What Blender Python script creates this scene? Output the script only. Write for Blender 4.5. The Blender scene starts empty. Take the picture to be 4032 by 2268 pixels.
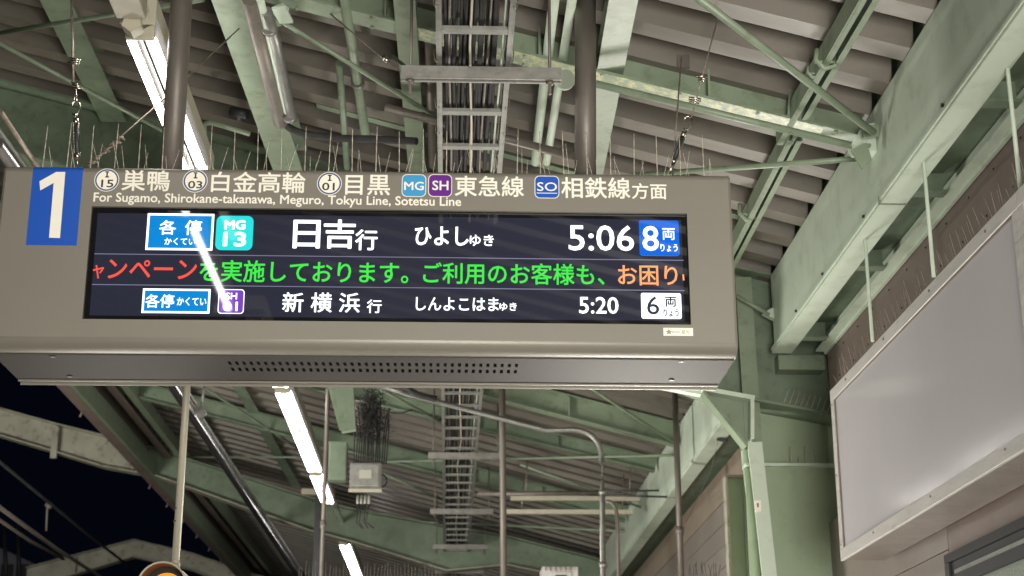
import bpy, math, random
from mathutils import Vector, Matrix
random.seed(7)
V = Vector
C = bpy.context.scene.collection
S = bpy.context.scene

# ---------------------------------------------------------------- camera, world, exposure
YAW, PITCH, ROLL, F = 0.03933, 0.31260, -0.0018147, 6247.4     # F in photo pixels (4032 wide)
fwd = V((math.sin(YAW)*math.cos(PITCH), math.cos(YAW)*math.cos(PITCH), math.sin(PITCH)))
rt = V((math.cos(YAW), -math.sin(YAW), 0)); up_ = rt.cross(fwd)
R0 = rt*math.cos(ROLL)+up_*math.sin(ROLL); U0 = -rt*math.sin(ROLL)+up_*math.cos(ROLL)
EYE = V((0, 0, 1.6))
cd = bpy.data.cameras.new('camera'); cam = bpy.data.objects.new('camera', cd); C.objects.link(cam)
cd.sensor_width = 36; cd.lens = F/4032*36; cd.clip_start = .05; cd.clip_end = 500
cam.matrix_world = Matrix.Translation(EYE) @ Matrix((R0, U0, -fwd)).transposed().to_4x4()
cd.dof.use_dof = True; cd.dof.focus_distance = 4.8; cd.dof.aperture_fstop = 6.3
S.camera = cam
W = bpy.data.worlds.new('World'); S.world = W; W.use_nodes = True
bg = W.node_tree.nodes['Background']; bg.inputs[0].default_value = (.28, .40, 1, 1); bg.inputs[1].default_value = .0025
S.view_settings.view_transform = 'Standard'; S.view_settings.look = 'None'
S.view_settings.exposure = .55; S.view_settings.gamma = 1; S.view_settings.use_curve_mapping = False
S.cycles.use_denoising = True; S.cycles.max_bounces = 8; S.cycles.diffuse_bounces = 4
S.cycles.sample_clamp_indirect = 6; S.cycles.caustics_reflective = False; S.cycles.caustics_refractive = False
TUBE = 16.0; FILL = 24.0

def P(px, py, X=None, Y=None, Z=None):          # photo pixel -> the place in the station where that line of sight meets a real plane
    d = R0*(px-2016)-U0*(py-1134)+fwd*F
    t = X/d.x if X is not None else Y/d.y if Y is not None else (Z-1.6)/d.z
    return EYE+d*t
SL = -.26
def roofz(x, d=0): return 4.285+SL*x-d
def PR(px, py, d=0):                             # on the sloping plane of the roof, d below the deck
    dr = R0*(px-2016)-U0*(py-1134)+fwd*F
    t = (4.285-d-1.6)/(dr.z-SL*dr.x)
    return EYE+dr*t

# ---------------------------------------------------------------- mesh builder
class M:
    def __init__(s): s.v = []; s.f = []; s.sm = []
    def add(s, vs, fs, smooth=False):
        n = len(s.v); s.v += [V(v) for v in vs]
        for f in fs: s.f.append([i+n for i in f]); s.sm.append(smooth)
        return s
    def box(s, a, b):
        x0, y0, z0 = [min(a[i], b[i]) for i in range(3)]; x1, y1, z1 = [max(a[i], b[i]) for i in range(3)]
        return s.add([(x0,y0,z0),(x1,y0,z0),(x1,y1,z0),(x0,y1,z0),(x0,y0,z1),(x1,y0,z1),(x1,y1,z1),(x0,y1,z1)],
                     [(0,3,2,1),(4,5,6,7),(0,1,5,4),(1,2,6,5),(2,3,7,6),(3,0,4,7)])
    def bar(s, p, q, w, h, up=(0,0,1), off=0):
        p = V(p); q = V(q); d = (q-p).normalized(); sd = d.cross(V(up))
        sd = sd.normalized(); u = sd.cross(d).normalized()
        p = p+u*off; q = q+u*off
        vs = [c+sd*a*w/2+u*b*h/2 for c in (p, q) for a, b in ((-1,-1),(1,-1),(1,1),(-1,1))]
        return s.add(vs, [(0,1,2,3),(7,6,5,4),(0,4,5,1),(1,5,6,2),(2,6,7,3),(3,7,4,0)])
    def ibeam(s, p, q, h, b, tf=.008, tw=.008, up=(0,0,1)):      # p, q: bottom centre line
        s.bar(p, q, b, tf, up, tf/2); s.bar(p, q, b, tf, up, h-tf/2); s.bar(p, q, tw, h-2*tf-.001, up, h/2)
        return s
    def tube(s, pts, r, n=10, cap=True):
        pts = [V(p) for p in pts]; rs = r if isinstance(r, (list, tuple)) else [r]*len(pts)
        base = len(s.v); ref = V((0,0,1)) if abs((pts[1]-pts[0]).normalized().z) < .9 else V((0,1,0))
        for i, p in enumerate(pts):
            d = ((pts[min(i+1, len(pts)-1)]-p).normalized()+(p-pts[max(i-1, 0)]).normalized())
            d = d.normalized() if d.length > 1e-6 else (pts[-1]-pts[0]).normalized()
            a = d.cross(ref)
            a = a.normalized() if a.length > 1e-4 else d.orthogonal().normalized()
            b = d.cross(a); ref = -b if False else ref
            for k in range(n):
                t = 2*math.pi*k/n; s.v.append(p+a*math.cos(t)*rs[i]+b*math.sin(t)*rs[i])
        for i in range(len(pts)-1):
            for k in range(n):
                s.f.append([base+i*n+k, base+i*n+(k+1)%n, base+(i+1)*n+(k+1)%n, base+(i+1)*n+k]); s.sm.append(True)
        if cap:
            s.f.append([base+k for k in range(n)][::-1]); s.sm.append(False)
            s.f.append([base+(len(pts)-1)*n+k for k in range(n)]); s.sm.append(False)
        return s
    def prism(s, poly, ext):                     # closed polygon swept by a vector
        poly = [V(p) for p in poly]; n = len(poly); e = V(ext)
        s.add(poly+[p+e for p in poly], [list(range(n))[::-1], [n+i for i in range(n)]]+[(i, (i+1) % n, n+(i+1) % n, n+i) for i in range(n)])
        return s

wl = {}
def props(o, label=None, cat=None, group=None, kind=None):
    if label: o['label'] = label
    if cat: o['category'] = cat
    if group: o['group'] = group
    if kind: o['kind'] = kind
    return o
def thing(name, label, cat, loc, group=None):
    o = bpy.data.objects.new(name, None); C.objects.link(o); o.location = V(loc); o.empty_display_size = .1
    wl[o.name] = V(loc)
    return props(o, label, cat, group)
def obj(name, m, mat, parent=None, label=None, cat=None, group=None, kind=None, bevel=0):
    if parent is not None: org = wl[parent.name]
    else:
        lo = [min(v[i] for v in m.v) for i in range(3)]; hi = [max(v[i] for v in m.v) for i in range(3)]
        org = V(((lo[0]+hi[0])/2, (lo[1]+hi[1])/2, lo[2]))
    me = bpy.data.meshes.new(name); me.from_pydata([v-org for v in m.v], [], m.f); me.materials.append(mat)
    me.polygons.foreach_set('use_smooth', m.sm); me.update()
    o = bpy.data.objects.new(name, me); C.objects.link(o)
    if parent is not None: o.parent = parent; wl[o.name] = org
    else: o.location = org; wl[o.name] = org
    if bevel:
        b = o.modifiers.new('bevel', 'BEVEL'); b.width = bevel; b.segments = 2; b.limit_method = 'ANGLE'; b.harden_normals = False
    return props(o, label, cat, group, kind)
def copy_part(src, parent, delta):
    o = src.copy(); C.objects.link(o); o.parent = parent; o.location = src.location+V(delta); return o

# ---------------------------------------------------------------- materials
def mat(name, col, rough=.5, metal=0, var=.12, scale=6, dirt=0, dirtcol=(.08,.06,.04), bump=0, bscale=60, emit=None, es=0, coat=0, stretch=None, dlo=.52, dhi=.68, dscale=None):
    m = bpy.data.materials.new(name); m.use_nodes = True; nt = m.node_tree; b = nt.nodes['Principled BSDF']
    b.inputs['Roughness'].default_value = rough; b.inputs['Metallic'].default_value = metal
    b.inputs['Base Color'].default_value = (*col, 1); b.inputs['Coat Weight'].default_value = coat
    if emit:
        b.inputs['Emission Color'].default_value = (*emit, 1); b.inputs['Emission Strength'].default_value = es
    if var or dirt or bump:
        g = nt.nodes.new('ShaderNodeNewGeometry'); vec = g.outputs['Position']
        if stretch:
            mp = nt.nodes.new('ShaderNodeMapping'); mp.inputs['Scale'].default_value = stretch
            nt.links.new(vec, mp.inputs['Vector']); vec = mp.outputs[0]
        n = nt.nodes.new('ShaderNodeTexNoise'); n.inputs['Scale'].default_value = scale; n.inputs['Detail'].default_value = 6
        nt.links.new(vec, n.inputs['Vector'])
        r = nt.nodes.new('ShaderNodeValToRGB'); r.color_ramp.elements[0].position = .3; r.color_ramp.elements[1].position = .7
        r.color_ramp.elements[0].color = (*[c*(1-var) for c in col], 1); r.color_ramp.elements[1].color = (*[min(1, c*(1+var)) for c in col], 1)
        nt.links.new(n.outputs['Fac'], r.inputs[0]); out = r.outputs[0]
        if dirt:
            n2 = nt.nodes.new('ShaderNodeTexNoise'); n2.inputs['Scale'].default_value = dscale or scale*2.7; n2.inputs['Detail'].default_value = 9; n2.inputs['Roughness'].default_value = .7
            nt.links.new(vec, n2.inputs['Vector'])
            r2 = nt.nodes.new('ShaderNodeValToRGB'); r2.color_ramp.elements[0].position = dlo; r2.color_ramp.elements[1].position = dhi
            r2.color_ramp.elements[0].color = (0,0,0,1); r2.color_ramp.elements[1].color = (dirt,)*3+(1,)
            nt.links.new(n2.outputs['Fac'], r2.inputs[0])
            mx = nt.nodes.new('ShaderNodeMix'); mx.data_type = 'RGBA'; nt.links.new(r2.outputs[0], mx.inputs[0])
            nt.links.new(out, mx.inputs[6]); mx.inputs[7].default_value = (*dirtcol, 1); out = mx.outputs[2]
        nt.links.new(out, b.inputs['Base Color'])
        if bump:
            n3 = nt.nodes.new('ShaderNodeTexNoise'); n3.inputs['Scale'].default_value = bscale; n3.inputs['Detail'].default_value = 4
            nt.links.new(vec, n3.inputs['Vector'])
            bp = nt.nodes.new('ShaderNodeBump'); bp.inputs['Strength'].default_value = bump; bp.inputs['Distance'].default_value = .002
            nt.links.new(n3.outputs['Fac'], bp.inputs['Height']); nt.links.new(bp.outputs[0], b.inputs['Normal'])
            rr = nt.nodes.new('ShaderNodeMapRange'); rr.inputs[3].default_value = rough*.85; rr.inputs[4].default_value = min(1, rough*1.15)
            nt.links.new(n3.outputs['Fac'], rr.inputs[0]); nt.links.new(rr.outputs[0], b.inputs['Roughness'])
    return m
m_green = mat('green_paint', (.215,.27,.19), .42, var=.13, scale=5, dirt=.55, dirtcol=(.10,.11,.06), bump=.35, bscale=25)
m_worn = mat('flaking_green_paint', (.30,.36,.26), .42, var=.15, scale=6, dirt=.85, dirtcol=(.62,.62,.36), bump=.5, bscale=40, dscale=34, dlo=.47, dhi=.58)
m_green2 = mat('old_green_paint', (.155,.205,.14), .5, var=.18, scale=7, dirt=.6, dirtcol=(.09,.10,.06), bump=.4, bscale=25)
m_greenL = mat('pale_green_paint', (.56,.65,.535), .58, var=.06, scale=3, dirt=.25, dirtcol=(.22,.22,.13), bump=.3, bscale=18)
m_greenflat = mat('sage_paint', (.30,.375,.25), .45, var=.08, scale=3, dirt=.2, dirtcol=(.1,.13,.07), bump=.2)
m_deck = mat('deck_sheet', (.15,.134,.11), .5, var=.14, scale=2.2, dirt=.6, dirtcol=(.085,.07,.055), bump=.25, bscale=20, stretch=(.5,1.6,1), dlo=.48, dhi=.7)
m_cream = mat('cream_paint', (.34,.34,.27), .5, var=.15, scale=4, dirt=.75, dirtcol=(.13,.09,.05), bump=.3)
m_tin = mat('fascia_sheet', (.20,.165,.14), .5, var=.15, scale=6, dirt=.4, bump=.2)
m_wallb = mat('brown_siding', (.19,.145,.125), .45, var=.07, scale=3, dirt=.2, dirtcol=(.08,.06,.05), bump=.15)
m_wallp = mat('pink_beige_siding', (.23,.20,.175), .45, var=.07, scale=3, dirt=.35, dirtcol=(.2,.16,.13), bump=.15)
m_galv = mat('galvanised_steel', (.24,.24,.225), .42, .6, var=.15, scale=14, dirt=.4, dirtcol=(.16,.13,.10), bump=.3)
m_pipe = mat('dusty_steel_pipe', (.17,.15,.13), .5, .35, var=.2, scale=14, dirt=.6, dirtcol=(.13,.105,.085), bump=.4, stretch=(1,1,.25))
m_shiny = mat('shiny_steel', (.62,.60,.62), .22, .95, var=.1, scale=8)
m_tray = mat('tray_steel', (.27,.27,.25), .6, .2, var=.18, scale=16, dirt=.5, dirtcol=(.12,.11,.09), bump=.3)
m_strut = mat('strut_steel', (.27,.26,.24), .55, .3, var=.2, scale=16, dirt=.5, dirtcol=(.12,.11,.09), bump=.3)
m_black = mat('black_cable', (.022,.021,.021), .8, var=.3, scale=20, bump=.2)
m_white = mat('cream_cable', (.62,.56,.45), .5, var=.1)
m_wire = mat('wire', (.26,.22,.18), .45, .6, var=.3, scale=60)
m_chrome = mat('stainless', (.6,.55,.48), .25, 1, var=.2, scale=60)
m_ivory = mat('ivory_enamel', (.46,.43,.34), .35, var=.06, scale=9, dirt=.3, dirtcol=(.3,.26,.18))
m_refl = mat('lamp_reflector', (.05,.048,.044), .3, var=.04)
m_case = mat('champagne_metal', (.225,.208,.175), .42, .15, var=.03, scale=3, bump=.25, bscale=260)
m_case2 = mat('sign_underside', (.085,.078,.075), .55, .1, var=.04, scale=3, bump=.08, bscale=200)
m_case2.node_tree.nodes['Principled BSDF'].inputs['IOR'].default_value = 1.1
m_blue = mat('sign_blue', (.010,.085,.46), .4, var=.02)
m_offw = mat('sign_white', (.90,.86,.75), .5, var=.02)
m_ink = mat('sign_black', (.015,.015,.015), .5, var=0)
m_navy = mat('ring_navy', (.03,.07,.22), .45, var=0)
m_sky = mat('badge_sky_blue', (.05,.32,.62), .4, var=0)
m_purple = mat('badge_purple', (.13,.015,.25), .4, var=0)
m_dark = mat('black_bezel', (.008,.008,.010), .025, var=0)
m_hole = mat('dark_inside', (.01,.01,.01), .9, var=0)
m_tube = mat('lit_tube', (.9,.9,.9), .4, var=0, emit=(1,.965,.91), es=TUBE)
m_fill = mat('fill_panel', (.8,.8,.8), .4, var=0, emit=(1,.955,.87), es=FILL)  # glow of the added light panels out of view
m_bill = mat('blank_poster_panel', (.52,.50,.52), .12, var=.03, scale=2, bump=.9, bscale=1.6, dirt=.25, dirtcol=(.56,.52,.53))
_b = m_bill.node_tree.nodes['Principled BSDF']; _b.inputs['IOR'].default_value = 1.14
m_alu = mat('billboard_aluminium', (.56,.54,.51), .45, .15, var=.08, scale=10, dirt=.35, dirtcol=(.25,.21,.18), stretch=(3,.4,3), bump=.15)
m_floor = mat('platform_paving', (.33,.31,.28), .7, var=.12, scale=3, dirt=.4)
m_glass = mat('frosted_glass', (.22,.26,.21), .35, var=.35, scale=120, bump=1, bscale=140)
m_wframe = mat('window_frame', (.012,.012,.013), .8, var=.2)
m_conc = mat('pale_render', (.26,.26,.31), .7, var=.1)
m_dim = mat('dark_metal', (.05,.055,.055), .5, .3, var=.2)
m_spike = mat('spike_plastic', (.52,.46,.38), .4, var=.35, scale=160)
def emat(name, col, s):
    m = mat(name, (.004,.004,.004), .03, var=0, emit=col, es=s/1.4); m.node_tree.nodes['Principled BSDF'].inputs['IOR'].default_value = 1.6; return m
e_white = emat('lit_white', (.93,.97,1), 1.9); e_green = emat('lit_green', (.07,1,.09), .85); e_red = emat('lit_red', (1,.10,.07), 1.0)
e_orange = emat('lit_orange', (1,.36,.13), 1.25); e_blue = emat('lit_blue', (0,.26,.72), .95); e_cyan = emat('lit_cyan', (.02,.80,.78), .95)
e_royal = emat('lit_royal', (0,.15,.80), .95); e_purple = emat('lit_purple', (.22,.06,.60), .9); e_line = emat('lit_line', (.42,.42,.62), .55)
e_slate = mat('lcd_dark', (.01,.015,.02), .3, var=0, emit=(.01,.02,.04), es=.3); e_amber = emat('lit_amber', (1,.25,.01), 1.5)
m_lcd = mat('display_glass', (.012,.013,.02), .025, var=0, emit=(.034,.037,.066), es=.30)
m_lcd.node_tree.nodes['Principled BSDF'].inputs['IOR'].default_value = 1.6

# ---------------------------------------------------------------- ground, platform (below the view; they send light back up)
obj('ground', M().box((-60,-40,-1.35),(60,90,-1.2)), mat('ballast', (.14,.12,.10), .9, var=.3, scale=20), kind='structure')
obj('platform_floor', M().box((-3.3,-14,-1.2),(9,40,0)), m_floor, kind='structure')

# ---------------------------------------------------------------- canopy roof
XG = 1.475
XE = -2.9; X3_ = 1.70
roof = thing('canopy_roof', 'sloping platform canopy roof of ribbed beige metal deck above everything', 'roof', (0,3,0))
def deck_mesh():
    pitch, dp, fl = .262, .17, .092
    prof = [(0,0),(fl,0),(fl+.035,dp),(pitch-.035,dp),(pitch,0)]
    m = M()
    for (y0,z0),(y1,z1) in zip(prof, prof[1:]):
        a = [V((x, 3+y, roofz(x)+z+t)) for x in (XE, XG) for (y, z) in ((y0,z0),(y1,z1)) for t in (0,.006)]
        m.add(a, [(0,2,6,4),(1,5,7,3),(0,1,3,2),(4,6,7,5)])
    return m
d0 = obj('deck_rib', deck_mesh(), m_deck, roof)
for k in range(-22, 106):
    if k: copy_part(d0, roof, (0, k*.262, 0))
obj('ridge_sheet', M().add([(x, y, roofz(x)+.2) for x, y in ((XE,-3.2),(X3_+.2,-3.2),(X3_+.2,31),(XE,31))], [(0,1,2,3)]), m_dim, roof)

# cross beams between the frames
def cross_beam(px1, py1, px2, py2, Y, h, b, label, mt=m_green, x0=None, x1=None, stiff=()):
    A = P(px1, py1, Y=Y); B = P(px2, py2, Y=Y); s = (B.z-A.z)/(B.x-A.x)
    if x0 is not None: A = V((x0, Y, A.z+s*(x0-A.x)))
    if x1 is not None: B = V((x1, Y, B.z+s*(x1-B.x)))
    t = thing('cross_beam', label, 'beam', A, 'green cross beams carrying the roof deck')
    obj('beam_body', M().ibeam(A, B, h, b), m_green if mt is m_worn else mt, t)
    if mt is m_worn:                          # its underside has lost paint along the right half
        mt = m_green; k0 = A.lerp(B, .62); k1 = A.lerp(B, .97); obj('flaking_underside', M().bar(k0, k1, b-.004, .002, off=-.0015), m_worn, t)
    m = None
    for x in stiff:
        z = A.z+s*(x-A.x)
        m = M().box((x-.004, Y-b/2, z+.01), (x+.004, Y+b/2, z+h-.012)); obj('stiffener', m, mt, t)
    return t, A, B
YA = P(3366, 553, X=1.42).y
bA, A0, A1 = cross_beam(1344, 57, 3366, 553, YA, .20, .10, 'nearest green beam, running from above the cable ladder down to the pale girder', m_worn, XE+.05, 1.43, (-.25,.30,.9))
for (a, bpt, lab, h, w, mm) in (((1897,1563),(2648,1755),'green beam just under the departure sign, meeting the girder beside the right pole', .15, .08, m_green),
                       ((1886,1693),(2563,1856),'slim green beam between the bent conduit and the far frame', .10, .06, m_green2),
                       ((435,1540),(1965,1930),'green beam passing behind the junction box, below the shiny pipe', .13, .08, m_green2)):
    Yb = None
    best = None
    for i in range(400):
        y = 7+i*.03
        q = P(bpt[0], bpt[1], Y=y)
        e = abs(q.z-(roofz(q.x)-h-.02))
        if best is None or e < best[0]: best = (e, y)
    cross_beam(*a, *bpt, best[1], h, w, lab, mm, XE+.05, 1.43, (.2, .75))
Yt = 5.9
cross_beam(1563, 501, 2231, 678, 6.35, .06, .05, 'thin pale green strut seen just over the top of the departure sign', m_green, -.6, 1.3)

# portal frames
def frame_girder(Y, prof, label, mt, tf=.012, b=.16, cat='beam', name='portal_frame', group='deep portal frames across the platform', lit_bf=None):
    # prof: list of (x, ztop, zbottom)
    t = thing(name, label, cat, (prof[0][0], Y, prof[0][2]), group)
    top = [V((x, Y, a)) for x, a, c in prof]; bot = [V((x, Y, c)) for x, a, c in prof]
    obj('web', M().prism([p+V((0,-.005,0)) for p in bot+top[::-1]], (0,.010,0)), mt, t)
    for i in range(len(prof)-1):
        obj('top_flange', M().bar(top[i], top[i+1], b, tf, (0,0,1), tf/2+.0005), mt, t)
        obj('bottom_flange', M().bar(bot[i], bot[i+1], b, tf, (0,0,1), -tf/2-.0005), lit_bf or mt, t)
    return t, top, bot
Y1 = 7.0
zt = lambda x: 4.275-.26*x
xk = P(2790, 1560, Y=Y1).x
fr1, top1, bot1 = frame_girder(Y1, [(XE+.03, zt(XE+.03), zt(XE+.03)-.30), (-1.3, zt(-1.3), zt(-1.3)-.34), (xk, zt(xk), P(2760,1556,Y=Y1).z), (P(3271,1640,Y=Y1).x+.3, zt(1.9), P(3271,1640,Y=Y1).z-.06)],
    'nearest deep green frame, behind the departure sign and joined to the leaning column', m_green2, b=.2)
# leaning column of frame 1
ca = P(2925, 1092, Y=6.93); cb = P(2968, 1745, Y=6.93); cc = P(3026, 2268, Y=6.93); ce = cc+(cc-cb)*2.2
colm = thing('green_column', 'pale green leaning steel column with knee bracket and a small paper tag', 'column', ce)
obj('shaft', M().bar(cb+V((0,-.02,0)), ce+V((0,-.02,0)), .064, .012, (0,1,0)).bar(cb+V((0,.06,0)), ce+V((0,.06,0)), .010, .144, (0,1,0)).bar(cb+V((0,.14,0)), ce+V((0,.14,0)), .064, .012, (0,1,0)), m_greenL, colm)
obj('upper_plate', M().bar(ca, cb, .075, .010, (0,1,0)).bar(ca+V((0,.06,0)), cb+V((0,.06,0)), .010, .1, (0,1,0)), m_green, colm)
kY = 6.93
kp = [P(2775,1556,Y=kY), P(2952,1572,Y=kY), P(2960,1735,Y=kY), P(2925,1760,Y=kY)]
obj('knee_plate', M().prism(kp, (0,.012,0)), m_green, colm)
obj('knee_rib', M().bar(P(2765,1550,Y=kY-.03), P(2935,1762,Y=kY-.03), .012, .09, (0,1,0)), m_green, colm)
obj('knee_rib', M().bar(P(2760,1538,Y=kY-.03), P(2965,1575,Y=kY-.03), .020, .09, (0,1,0)), m_greenL, colm)
obj('knee_rib', M().bar(P(2956,1570,Y=kY-.03), P(2956,1735,Y=kY-.03), .016, .09, (0,1,0)), m_greenL, colm)
obj('arm', M().bar(P(2560,1500,Y=kY), P(2770,1540,Y=kY), .05, .05, (0,1,0)).bar(P(2560,1482,Y=kY-.03), P(2782,1516,Y=kY-.03), .012, .14, (0,1,0)), m_greenL, colm)
tg = P(2983, 1993, Y=6.90)
obj('paper_tag', M().box((tg.x-.014, 6.893, tg.z-.024), (tg.x+.014, 6.899, tg.z+.024)), m_offw, colm)
obj('tag_mark', M().box((tg.x-.003, 6.891, tg.z-.006), (tg.x+.003, 6.8925, tg.z+.012)), m_ink, colm)

# frame 2 and its cream arm over the tracks, frame 3
Y2 = 15.2
f2 = [(587,1766,1862),(1219,1969,2088),(1372,2010,2128),(1760,2080,2248),(1993,2118,2225),(2303,2196,2290),(2520,2255,2360)]
fr2, top2, bot2 = frame_girder(Y2, [(P(x,a,Y=Y2).x, P(x,a,Y=Y2).z, P(x,c,Y=Y2).z) for x,a,c in f2], 'second green frame, lower left, crossing behind the white pole to the far girder', m_green2, b=.2, lit_bf=m_cream)  # lower flange coloured cream to stand for the light it catches
arm = [(-60,1598,1694),(0,1614,1711),(237,1680,1782),(420,1724,1838),(575,1772,1866)]
q = [(P(x,a,Y=Y2).x, P(x,a,Y=Y2).z, P(x,c,Y=Y2).z) for x,a,c in arm]
ext = [(q[0][0]-7, q[0][1]+1.9, q[0][2]+1.9)]
t, _, _ = frame_girder(Y2, ext+q, 'grimy cream girder reaching out over the dark track at left', m_cream, b=.16, cat='girder', name='track_girder', group='cream girders over the tracks')
for xx in (230,):
    w = P(xx,1680,Y=Y2); obj('splice_plate', M().box((w.x-.03, Y2-.10, w.z-.33), (w.x+.03, Y2-.082, w.z-.02)), m_cream, t)
Y3 = 23.
g3 = [(107,2240,2330),(300,2190,2262),(531,2130,2192),(762,2184,2245),(870,2222,2290),(1200,2330,2400)]
t, _, _ = frame_girder(Y3, [(P(x,a,Y=Y3).x, P(x,a,Y=Y3).z, P(x,c,Y=Y3).z) for x,a,c in g3], 'small peaked cream girder far off in the bottom left corner', m_cream, b=.2, cat='girder', name='track_girder', group='cream girders over the tracks')
w = P(300,2200,Y=Y3); obj('splice_plate', M().box((w.x-.03, Y3-.13, w.z-.24), (w.x+.03, Y3-.105, w.z)), m_cream, t)

# ---------------------------------------------------------------- right girder, soffit, outer beam
ZG = 3.53; k_ = (ZG-1.6)/2.2
X1, X2, X3 = 1.655*k_, 1.756*k_, 1.942*k_
gir = thing('eaves_girder', 'long pale green girder descending along the right side to the near frame', 'girder', (X1, Y1, ZG), 'pale girders along the building side')
def girder(t, ya, yb, mt):
    obj('web', M().box((X1+.012, ya, ZG+.012), (X1+.022, yb, 3.898)), mt, t)
    obj('closure_strip', M().box((X1+.045, ya, 3.88), (X1+.052, yb, 4.08)), m_green, t)
    obj('bottom_flange', M().box((X1, ya, ZG), (X2, yb, ZG+.011)), mt, t)
    obj('lip', M().box((X1-.004, ya, ZG+.0125), (X1+.006, yb, ZG+.024)), mt, t)
girder(gir, 1.5, Y1-.11, m_greenL)
obj('splice_seam', M().box((X1-.006, 4.99, ZG-.002), (X2+.001, 5.0, ZG+.026)), m_green, gir)
bolts = M()
for y in (4.3, 5.25, 5.9, 6.4, 3.6):
    bolts.tube([(X1+.012, y, ZG+.05), (X1+.004, y, ZG+.05)], .006, 6)
obj('bolt_heads', bolts, m_dim, gir)
gir2 = thing('eaves_girder', 'far length of pale girder seen beyond the leaning column, below the sign', 'girder', (X1, Y1+.1, ZG), 'pale girders along the building side')
girder(gir2, Y1+.12, 15.1, m_greenL)
fl = thing('girder_clip', 'small dark hook clip on the far girder just left of the column', 'clip', P(2835,1730,Z=ZG-.01))
obj('clip_body', M().bar(P(2825,1728,Z=ZG-.005), P(2862,1735,Z=ZG-.02), .02, .02), m_dim, fl)
obj('wire', M().tube([P(2828,1730,Z=ZG-.01), P(2800,1850,Z=ZG-.1), P(2700,2060,Z=ZG-.12)], .002, 5), m_wire, fl)
sof = thing('eaves_soffit', 'shaded olive green soffit between the pale girder and the brown wall', 'soffit', (X2, 5, ZG))
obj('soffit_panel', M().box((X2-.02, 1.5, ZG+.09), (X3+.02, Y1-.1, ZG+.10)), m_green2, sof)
obj('outer_beam', M().box((X3-.012, 1.5, ZG), (X3, Y1-.1, ZG+.085)).box((X3-.05, 1.5, ZG+.012), (X3-.0125, Y1-.1, ZG+.02)), m_greenL, sof)
for y in (P(3660,780,Z=ZG).y, P(3440,1070,Z=ZG).y, P(3215,1345,Z=ZG).y, P(3960,430,Z=ZG).y):
    obj('stiffener', M().box((X2+.002, y-.005, ZG+.004), (X3-.052, y+.005, ZG+.088)).box((X2+.002, y-.05, ZG+.004), (X3-.052, y-.006, ZG+.012)), m_green2, sof)
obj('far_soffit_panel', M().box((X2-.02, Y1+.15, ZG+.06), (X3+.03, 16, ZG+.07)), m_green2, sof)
# end block on frame 1 where girder lands
obj('bearing_block', M().box((X1+.03, Y1-.098, P(3200,1455,Y=6.9).z), (P(3245,1400,Y=6.9).x, Y1-.006, ZG-.004)), m_green, fr1)

# deck-to-girder gusset with tie rods
gy = YA
gp = P(3480, 560, Y=gy-.1)
gus = thing('tie_gusset', 'grubby pale gusset where two tie rods meet the pale girder', 'gusset', gp)
pts = [P(x, y, Y=gy-.11) for x, y in ((3400,490),(3485,478),(3568,545),(3545,600),(3370,590),(3355,560))]
obj('gusset_plate', M().prism(pts, (0,.07,0)), m_greenL, gus)
obj('tie_plate', M().prism([P(x, y, Y=gy-.16) for x, y in ((3352,590),(3412,560),(3432,622),(3395,665))], (0,.01,0)), m_green, gus)
obj('tie_plate', M().prism([P(x, y, Y=gy-.16) for x, y in ((3400,495),(3480,485),(3475,535),(3402,540))], (0,.01,0)), m_green, gus)

bm = M()
for (x, y) in ((3440,505),(3530,545),(3500,585),(3420,575)):
    b = P(x, y, Y=gy-.111); bm.tube([b+V((0,-.008,0)), b+V((0,.004,0))], .008, 6)
obj('bolts', bm, m_green, gus)
a_, b_ = P(3104,480,Y=YA-.052), P(3208,300,Y=YA-.052)
obj('splice_plate', M().prism([P(x,y,Y=YA-.050) for x,y in ((3100,452),(3205,478),(3212,305),(3112,283))], (0,.006,0)), m_green, bA)
a_ = P(2690,250,Y=YA-.05)
obj('hanger_plate', M().box((a_.x-.022, YA-.058, a_.z-.02), (a_.x+.022, YA-.05, a_.z+.03)), m_pipe, bA)
bm = M()
for k in range(11):
    c = A0.lerp(A1, .34+k*.064)
    for s_ in (-.035, .035): bm.tube([c+V((0,s_,-.008)), c+V((0,s_,.002))], .007, 6)
obj('flange_bolts', bm, m_green, bA)
# ---------------------------------------------------------------- longitudinal members under the deck
def long_member(px1, py1, px2, py2, d, h, b, name, label, cat, mt, kind='i', grow=(0,0)):
    A = PR(px1, py1, d); B = PR(px2, py2, d); dd = (B-A)
    A = A-dd*grow[0]; B = B+dd*grow[1]
    t = thing(name, label, cat, A)
    if kind == 'i': obj('beam_body', M().ibeam(A, B, h, b), mt, t)
    if kind == 'c': obj('channel', M().bar(A, B, b, .006, (0,0,1), h).bar(A-V((b/2,0,0)), B-V((b/2,0,0)), .006, h, (0,0,1), h/2).bar(A+V((b/2,0,0)), B+V((b/2,0,0)), .006, h, (0,0,1), h/2).bar(A-V((b/2-.011,0,0)), B-V((b/2-.011,0,0)), .016, .004).bar(A+V((b/2-.011,0,0)), B+V((b/2-.011,0,0)), .016, .004), mt, t)
    return t, A, B
long_member(3424, 0, 3090, 570, .09, .07, .055, 'purlin', 'green channel purlin with clamps, upper right, stopping near the gusset', 'purlin', m_green, 'c', (.3, 0))
long_member(3130, 555, 2920, 960, .10, .07, .05, 'purlin', 'green channel purlin going down behind the right end of the sign', 'purlin', m_green, 'c', (0, .9))
long_member(2455, 0, 2345, 600, .08, .08, .095, 'purlin', 'green purlin right behind the right sign pole', 'purlin', m_green, 'i', (.3, .3))
long_member(1600, 110, 1640, 640, .12, .08, .075, 'purlin', 'green purlin hanging behind the left end of the ladder hanger bar', 'purlin', m_green, 'i', (.3, 2))
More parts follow.
